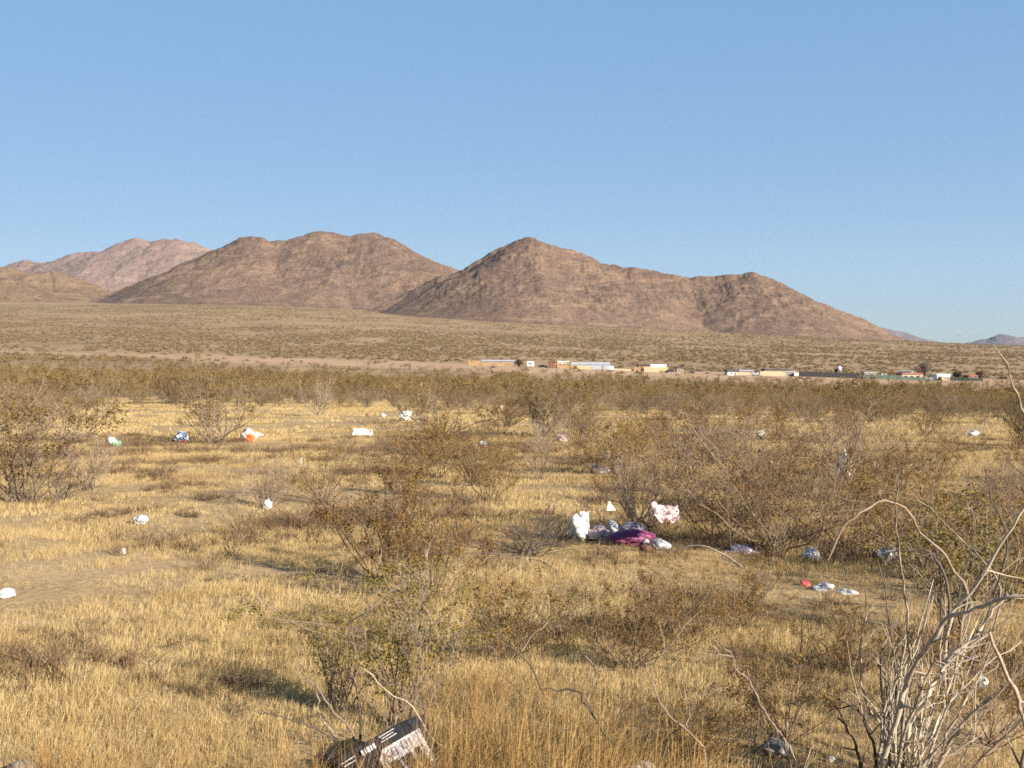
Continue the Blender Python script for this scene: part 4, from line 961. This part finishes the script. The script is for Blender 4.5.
vehicle(611.5, 4.5, 4.5, 'white_paint', 'white van parked at the right end of the metal barn', 455, True, R(80), 'van', 'parked_van')
wall_fence(612, 631, 2.2, 'peach_wall', 'low cream wall between the white van and the tan fence', d=460)
vehicle(619, 5, 2.2, 'car_dark', 'dark car behind the low cream wall', 464)
wall_fence(634, 644, 5.2, 'orange_wall', 'tan orange fence in front of the dark roofed shed', d=452)
wall_fence(644, 668, 5.6, 'tan_wall', 'long bright tan fence in front of the white roofed house', d=451)
house(638, 649, 6., 'brown_wall', 'dark_roof', 'dark roofed shed behind the tan orange fence', 462, 1.2, name='shed', cat='shed', windows=0)
house(647, 665, 6.2, 'white_paint', 'white_paint', 'white flat roofed house behind the bright tan fence', 463, 1.4, windows=2)
vehicle(671, 6, 3.4, 'car_dark', 'black pickup right of the bright tan fence', 450, True, 0, 'pickup', 'parked_pickup')
house(676, 683, 5., 'wood_grey', 'dark_roof', 'small dark shack right of the black pickup', 458, 1.2, True, 4, 'shack', 1, True, 'shack')
vehicle(691, 5.5, 2.6, 'car_dark', 'dark car standing alone right of the shack', 452)
wall_fence(668, 690, 1.3, 'wood_grey', 'very low dark wall running from the tan fence past the shack', d=448)
wall_fence(695, 724, 1.8, 'wood_grey', 'thin pale rail fence left of the white cabin', d=470)
house(726, 735.5, 3.4, 'white_paint', 'dark_roof', 'white cabin with a dark flat roof', 452, 1.9, name='cabin', cat='cabin', windows=1)
wall_fence(736.5, 753, 3.2, 'peach_wall', 'dull cream fence right of the white cabin', d=455)
house(738, 752, 3.6, 'wood_grey', 'grey_metal', 'low grey roofed shed behind the dull cream fence', 468, .9, name='shed', cat='shed', windows=0)
vehicle(755.5, 7, 3.6, 'car_grey', 'grey pickup parked left of the peach fence', 450, True, 0, 'pickup', 'parked_pickup')
wall_fence(760, 786, 5.0, 'peach_wall', 'long peach coloured fence left of the black one', d=452)
house(763, 790, 5.2, 'wood_grey', 'dark_roof', 'long dark roofed shed behind the peach fence', 468, 1.0, True, 8, 'shed', 0, False, 'shed')
house(785, 793, 4.4, 'stone', 'steel', 'small grey hut between the peach fence and the white car', 454, .6, name='hut', cat='hut', windows=1, depth=4)
vehicle(796.5, 4.4, 4.0, 'white_paint', 'white van parked at the left end of the black fence', 451, True, R(75), 'van', 'parked_van')
wall_fence(799, 860, 5.4, 'black_fence', 'long black screen fence under the white water tank', d=455)
tk = empty('water_tank', here(839.5, 460)); tag(tk, 'white water tank raised on legs behind the black fence', 'tank')
a = np.linspace(0, 2 * math.pi, 17)[:-1]
g = Geo(); g.tube([(0, 0, 3.0), (0, 0, 3.1), (0, 0, 4.4), (0, 0, 4.6), (0, 0, 4.75)], [.3, .85, .85, .6, .1], 16); g.build('barrel', M['white_paint'], tk, True)
for sx in (-.6, .6):
    for sy in (-.6, .6):
        g = Geo(); g.box((sx, sy, 1.5), (.12, .12, 3.)); g.build('leg', M['wood_grey'], tk)
house(834.8, 837.5, 8.3, 'dark_roof', 'dark_roof', 'narrow dark tower shed beside the white water tank', 461, .5, name='shed', cat='shed', windows=0, door=False, depth=1.2)
wall_fence(863, 900, 4.4, 'green_fence', 'dark green screen fence right of the black one', d=452)
wall_fence(900, 926, 3.6, 'green_fence', 'green screen fence in front of the long red roofed house', d=449)
wall_fence(948, 983, 3.4, 'green_fence', 'low green fence at the right end of the settlement', d=450, dy=-6)
house(863, 875, 5.6, 'stone', 'steel', 'pale grey trailer home behind the left part of the green fence', 462, .7, name='trailer_home', cat='trailer', windows=2, depth=4)
vehicle(884, 6, 5.2, 'car_grey', 'grey van showing above the green fence', 460, True, 0, 'van', 'parked_van')
house(899, 920, 5.2, 'peach_wall', 'red_roof', 'long cream house with a red brown roof left of the bare tree', 463, 1.4, True, 7, windows=3)
house(901, 912, 7.2, 'white_paint', 'white_paint', 'white upper storey behind the red brown roof', 474, .5, windows=1, door=False)
house(934, 947, 5.4, 'white_paint', 'white_paint', 'bright white house right of the bare tree', 458, .8, windows=2)
house(940, 948, 3.6, 'tan_wall', 'white_paint', 'small cream annex in front of the bright white house', 451, .4, name='annex', cat='shed', windows=1, depth=4)
vehicle(950.5, 6, 3.6, 'car_dark', 'black van right of the bright white house', 452, True, 0, 'van', 'parked_van')
vehicle(931, 5, 3.0, 'car_grey', 'grey car in front of the bare tree', 451)
house(966, 976, 4.2, 'brown_wall', 'red_roof', 'small brown shed at the right end behind the low green fence', 462, .9, True, 5, 'shed', 1, True, 'shed')
# bare grey tree and smaller ones beside the houses
def bare_tree(px, d, h_px, seed, label):
    p = here(px, d); root = empty('bare_tree', p); tag(root, label, 'tree'); h = h_px * d / F; rg = np.random.default_rng(seed)
    T = limb(rg, np.array([0, 0, -.2]), np.array([.05, 0, 1]), h * .45, 4, .08, .1); g = Geo(); g.tube(T, np.linspace(.22, .12, 5), 6); g.build('trunk', M['twig_grey'], root)
    g = Geo(); L = Geo(); an = []
    for i in range(34):
        q = T[rg.integers(2, 5)]; dd = rg.normal(size=3) * np.array([1, 1, .5]) + np.array([0, 0, .8]); B = limb(rg, q, dd, h * rg.uniform(.3, .55), 5, .2, .05); g.tube(B, np.linspace(.08, .02, 6), 4)
        for k in range(8):
            s = B[rg.integers(1, 6)]; C = limb(rg, s, rg.normal(size=3) + np.array([0, 0, .4]), h * rg.uniform(.1, .25), 3, .25, .03); g.tube(C, np.linspace(.035, .012, 4), 3); an += list(C[1:])
    an = np.array(an); L.leaves(an + rg.normal(size=an.shape) * .2, .24, rg)
    g.add(np.concatenate(L.v), np.concatenate(L.f4)); g.build('crown', M['twig_dark'], root)
bare_tree(924, 466, 22, 1, 'large bare grey tree between the red roofed house and the white house')
bare_tree(957, 464, 11, 2, 'small bare greyish tree right of the white house')
bare_tree(519, 462, 9, 3, 'low bare grey tree between the orange fences and the white trailer')
bare_tree(979, 463, 10, 4, 'pale bare small tree at the right end of the settlement')
# a lone utility pole and the distant pylons
po = empty('utility_pole', here(761.5, 480)); tag(po, 'thin wooden utility pole rising behind the peach fence', 'pole')
g = Geo(); g.tube([(0, 0, -.5), (0, 0, 4), (0, 0, 8)], [.16, .14, .11], 8); g.build('pole', M['wood_grey'], po)
g = Geo(); g.box((0, .13, 7.4), (1.8, .1, .12)); g.build('crossarm', M['wood_grey'], po)
def pylon(px, d, top_row, label):
    p = ray(px, 346, d); z0 = gz(p.x, p.y); p.z = z0; top = ray(px, top_row, d).z - z0; root = empty('pylon', p); tag(root, label, 'pylon', 'distant power line pylons')
    w0 = top * .16
    for sx in (-1, 1):
        for sy in (-1, 1):
            g = Geo(); g.tube([(sx * w0 / 2, sy * w0 / 2, -2), (sx * w0 * .2, sy * w0 * .2, top * .6), (sx * w0 * .1, sy * w0 * .1, top)], .22, 4); g.build('leg', M['steel'], root)
    g = Geo()
    for k in range(8):
        a0, a1 = top * k / 8, top * (k + 1) / 8
        f0 = w0 / 2 * (1 - .8 * k / 8); f1 = w0 / 2 * (1 - .8 * (k + 1) / 8)
        for sy in (-1, 1):
            g.tube([(-f0, sy * f0, a0), ((f1 - f0) / 2, sy * f0, (a0 + a1) / 2), (f1, sy * f1, a1)], .18, 3); g.tube([(f0, sy * f0, a0), ((f0 - f1) / 2, sy * f0, (a0 + a1) / 2), (-f1, sy * f1, a1)], .18, 3)
    g.build('brace', M['steel'], root)
    for zz, ww in ((.98, .36), (.82, .46), (.68, .36)):
        g = Geo(); g.tube([(-ww * top / 2, 0, zz * top), (0, 0, zz * top + 1.2), (ww * top / 2, 0, zz * top)], .45, 4); g.build('crossarm', M['steel'], root)
pylon(959.5, 3600, 331, 'tall lattice pylon, hazy on the skyline, left one of the pair')
pylon(969.5, 3700, 331, 'tall lattice pylon, hazy on the skyline, right one of the pair')

# ------------------------------------------------------------------ air
HAZE = True
if HAZE:
    bm = bmesh.new(); bmesh.ops.create_cube(bm, size=1); me = bpy.data.meshes.new('haze'); bm.to_mesh(me); bm.free()
    hz = bpy.data.objects.new('haze', me); COL.objects.link(hz); hz['kind'] = 'stuff'
    zmin = -320.; hz.scale = (33000, 33000, 1750); hz.location = (0, 0, zmin + 875)
    m = bpy.data.materials.new('haze_air'); m.use_nodes = True; t = m.node_tree; t.nodes.clear(); o = t.nodes.new('ShaderNodeOutputMaterial')
    v = t.nodes.new('ShaderNodeVolumePrincipled'); v.inputs['Color'].default_value = (.38, .52, .72, 1); v.inputs['Density'].default_value = 1.2e-5; v.inputs['Anisotropy'].default_value = 0.
    t.links.new(v.outputs[0], o.inputs['Volume']); me.materials.append(m)
if __name__ == '__main__':
    V = np.array([0.])
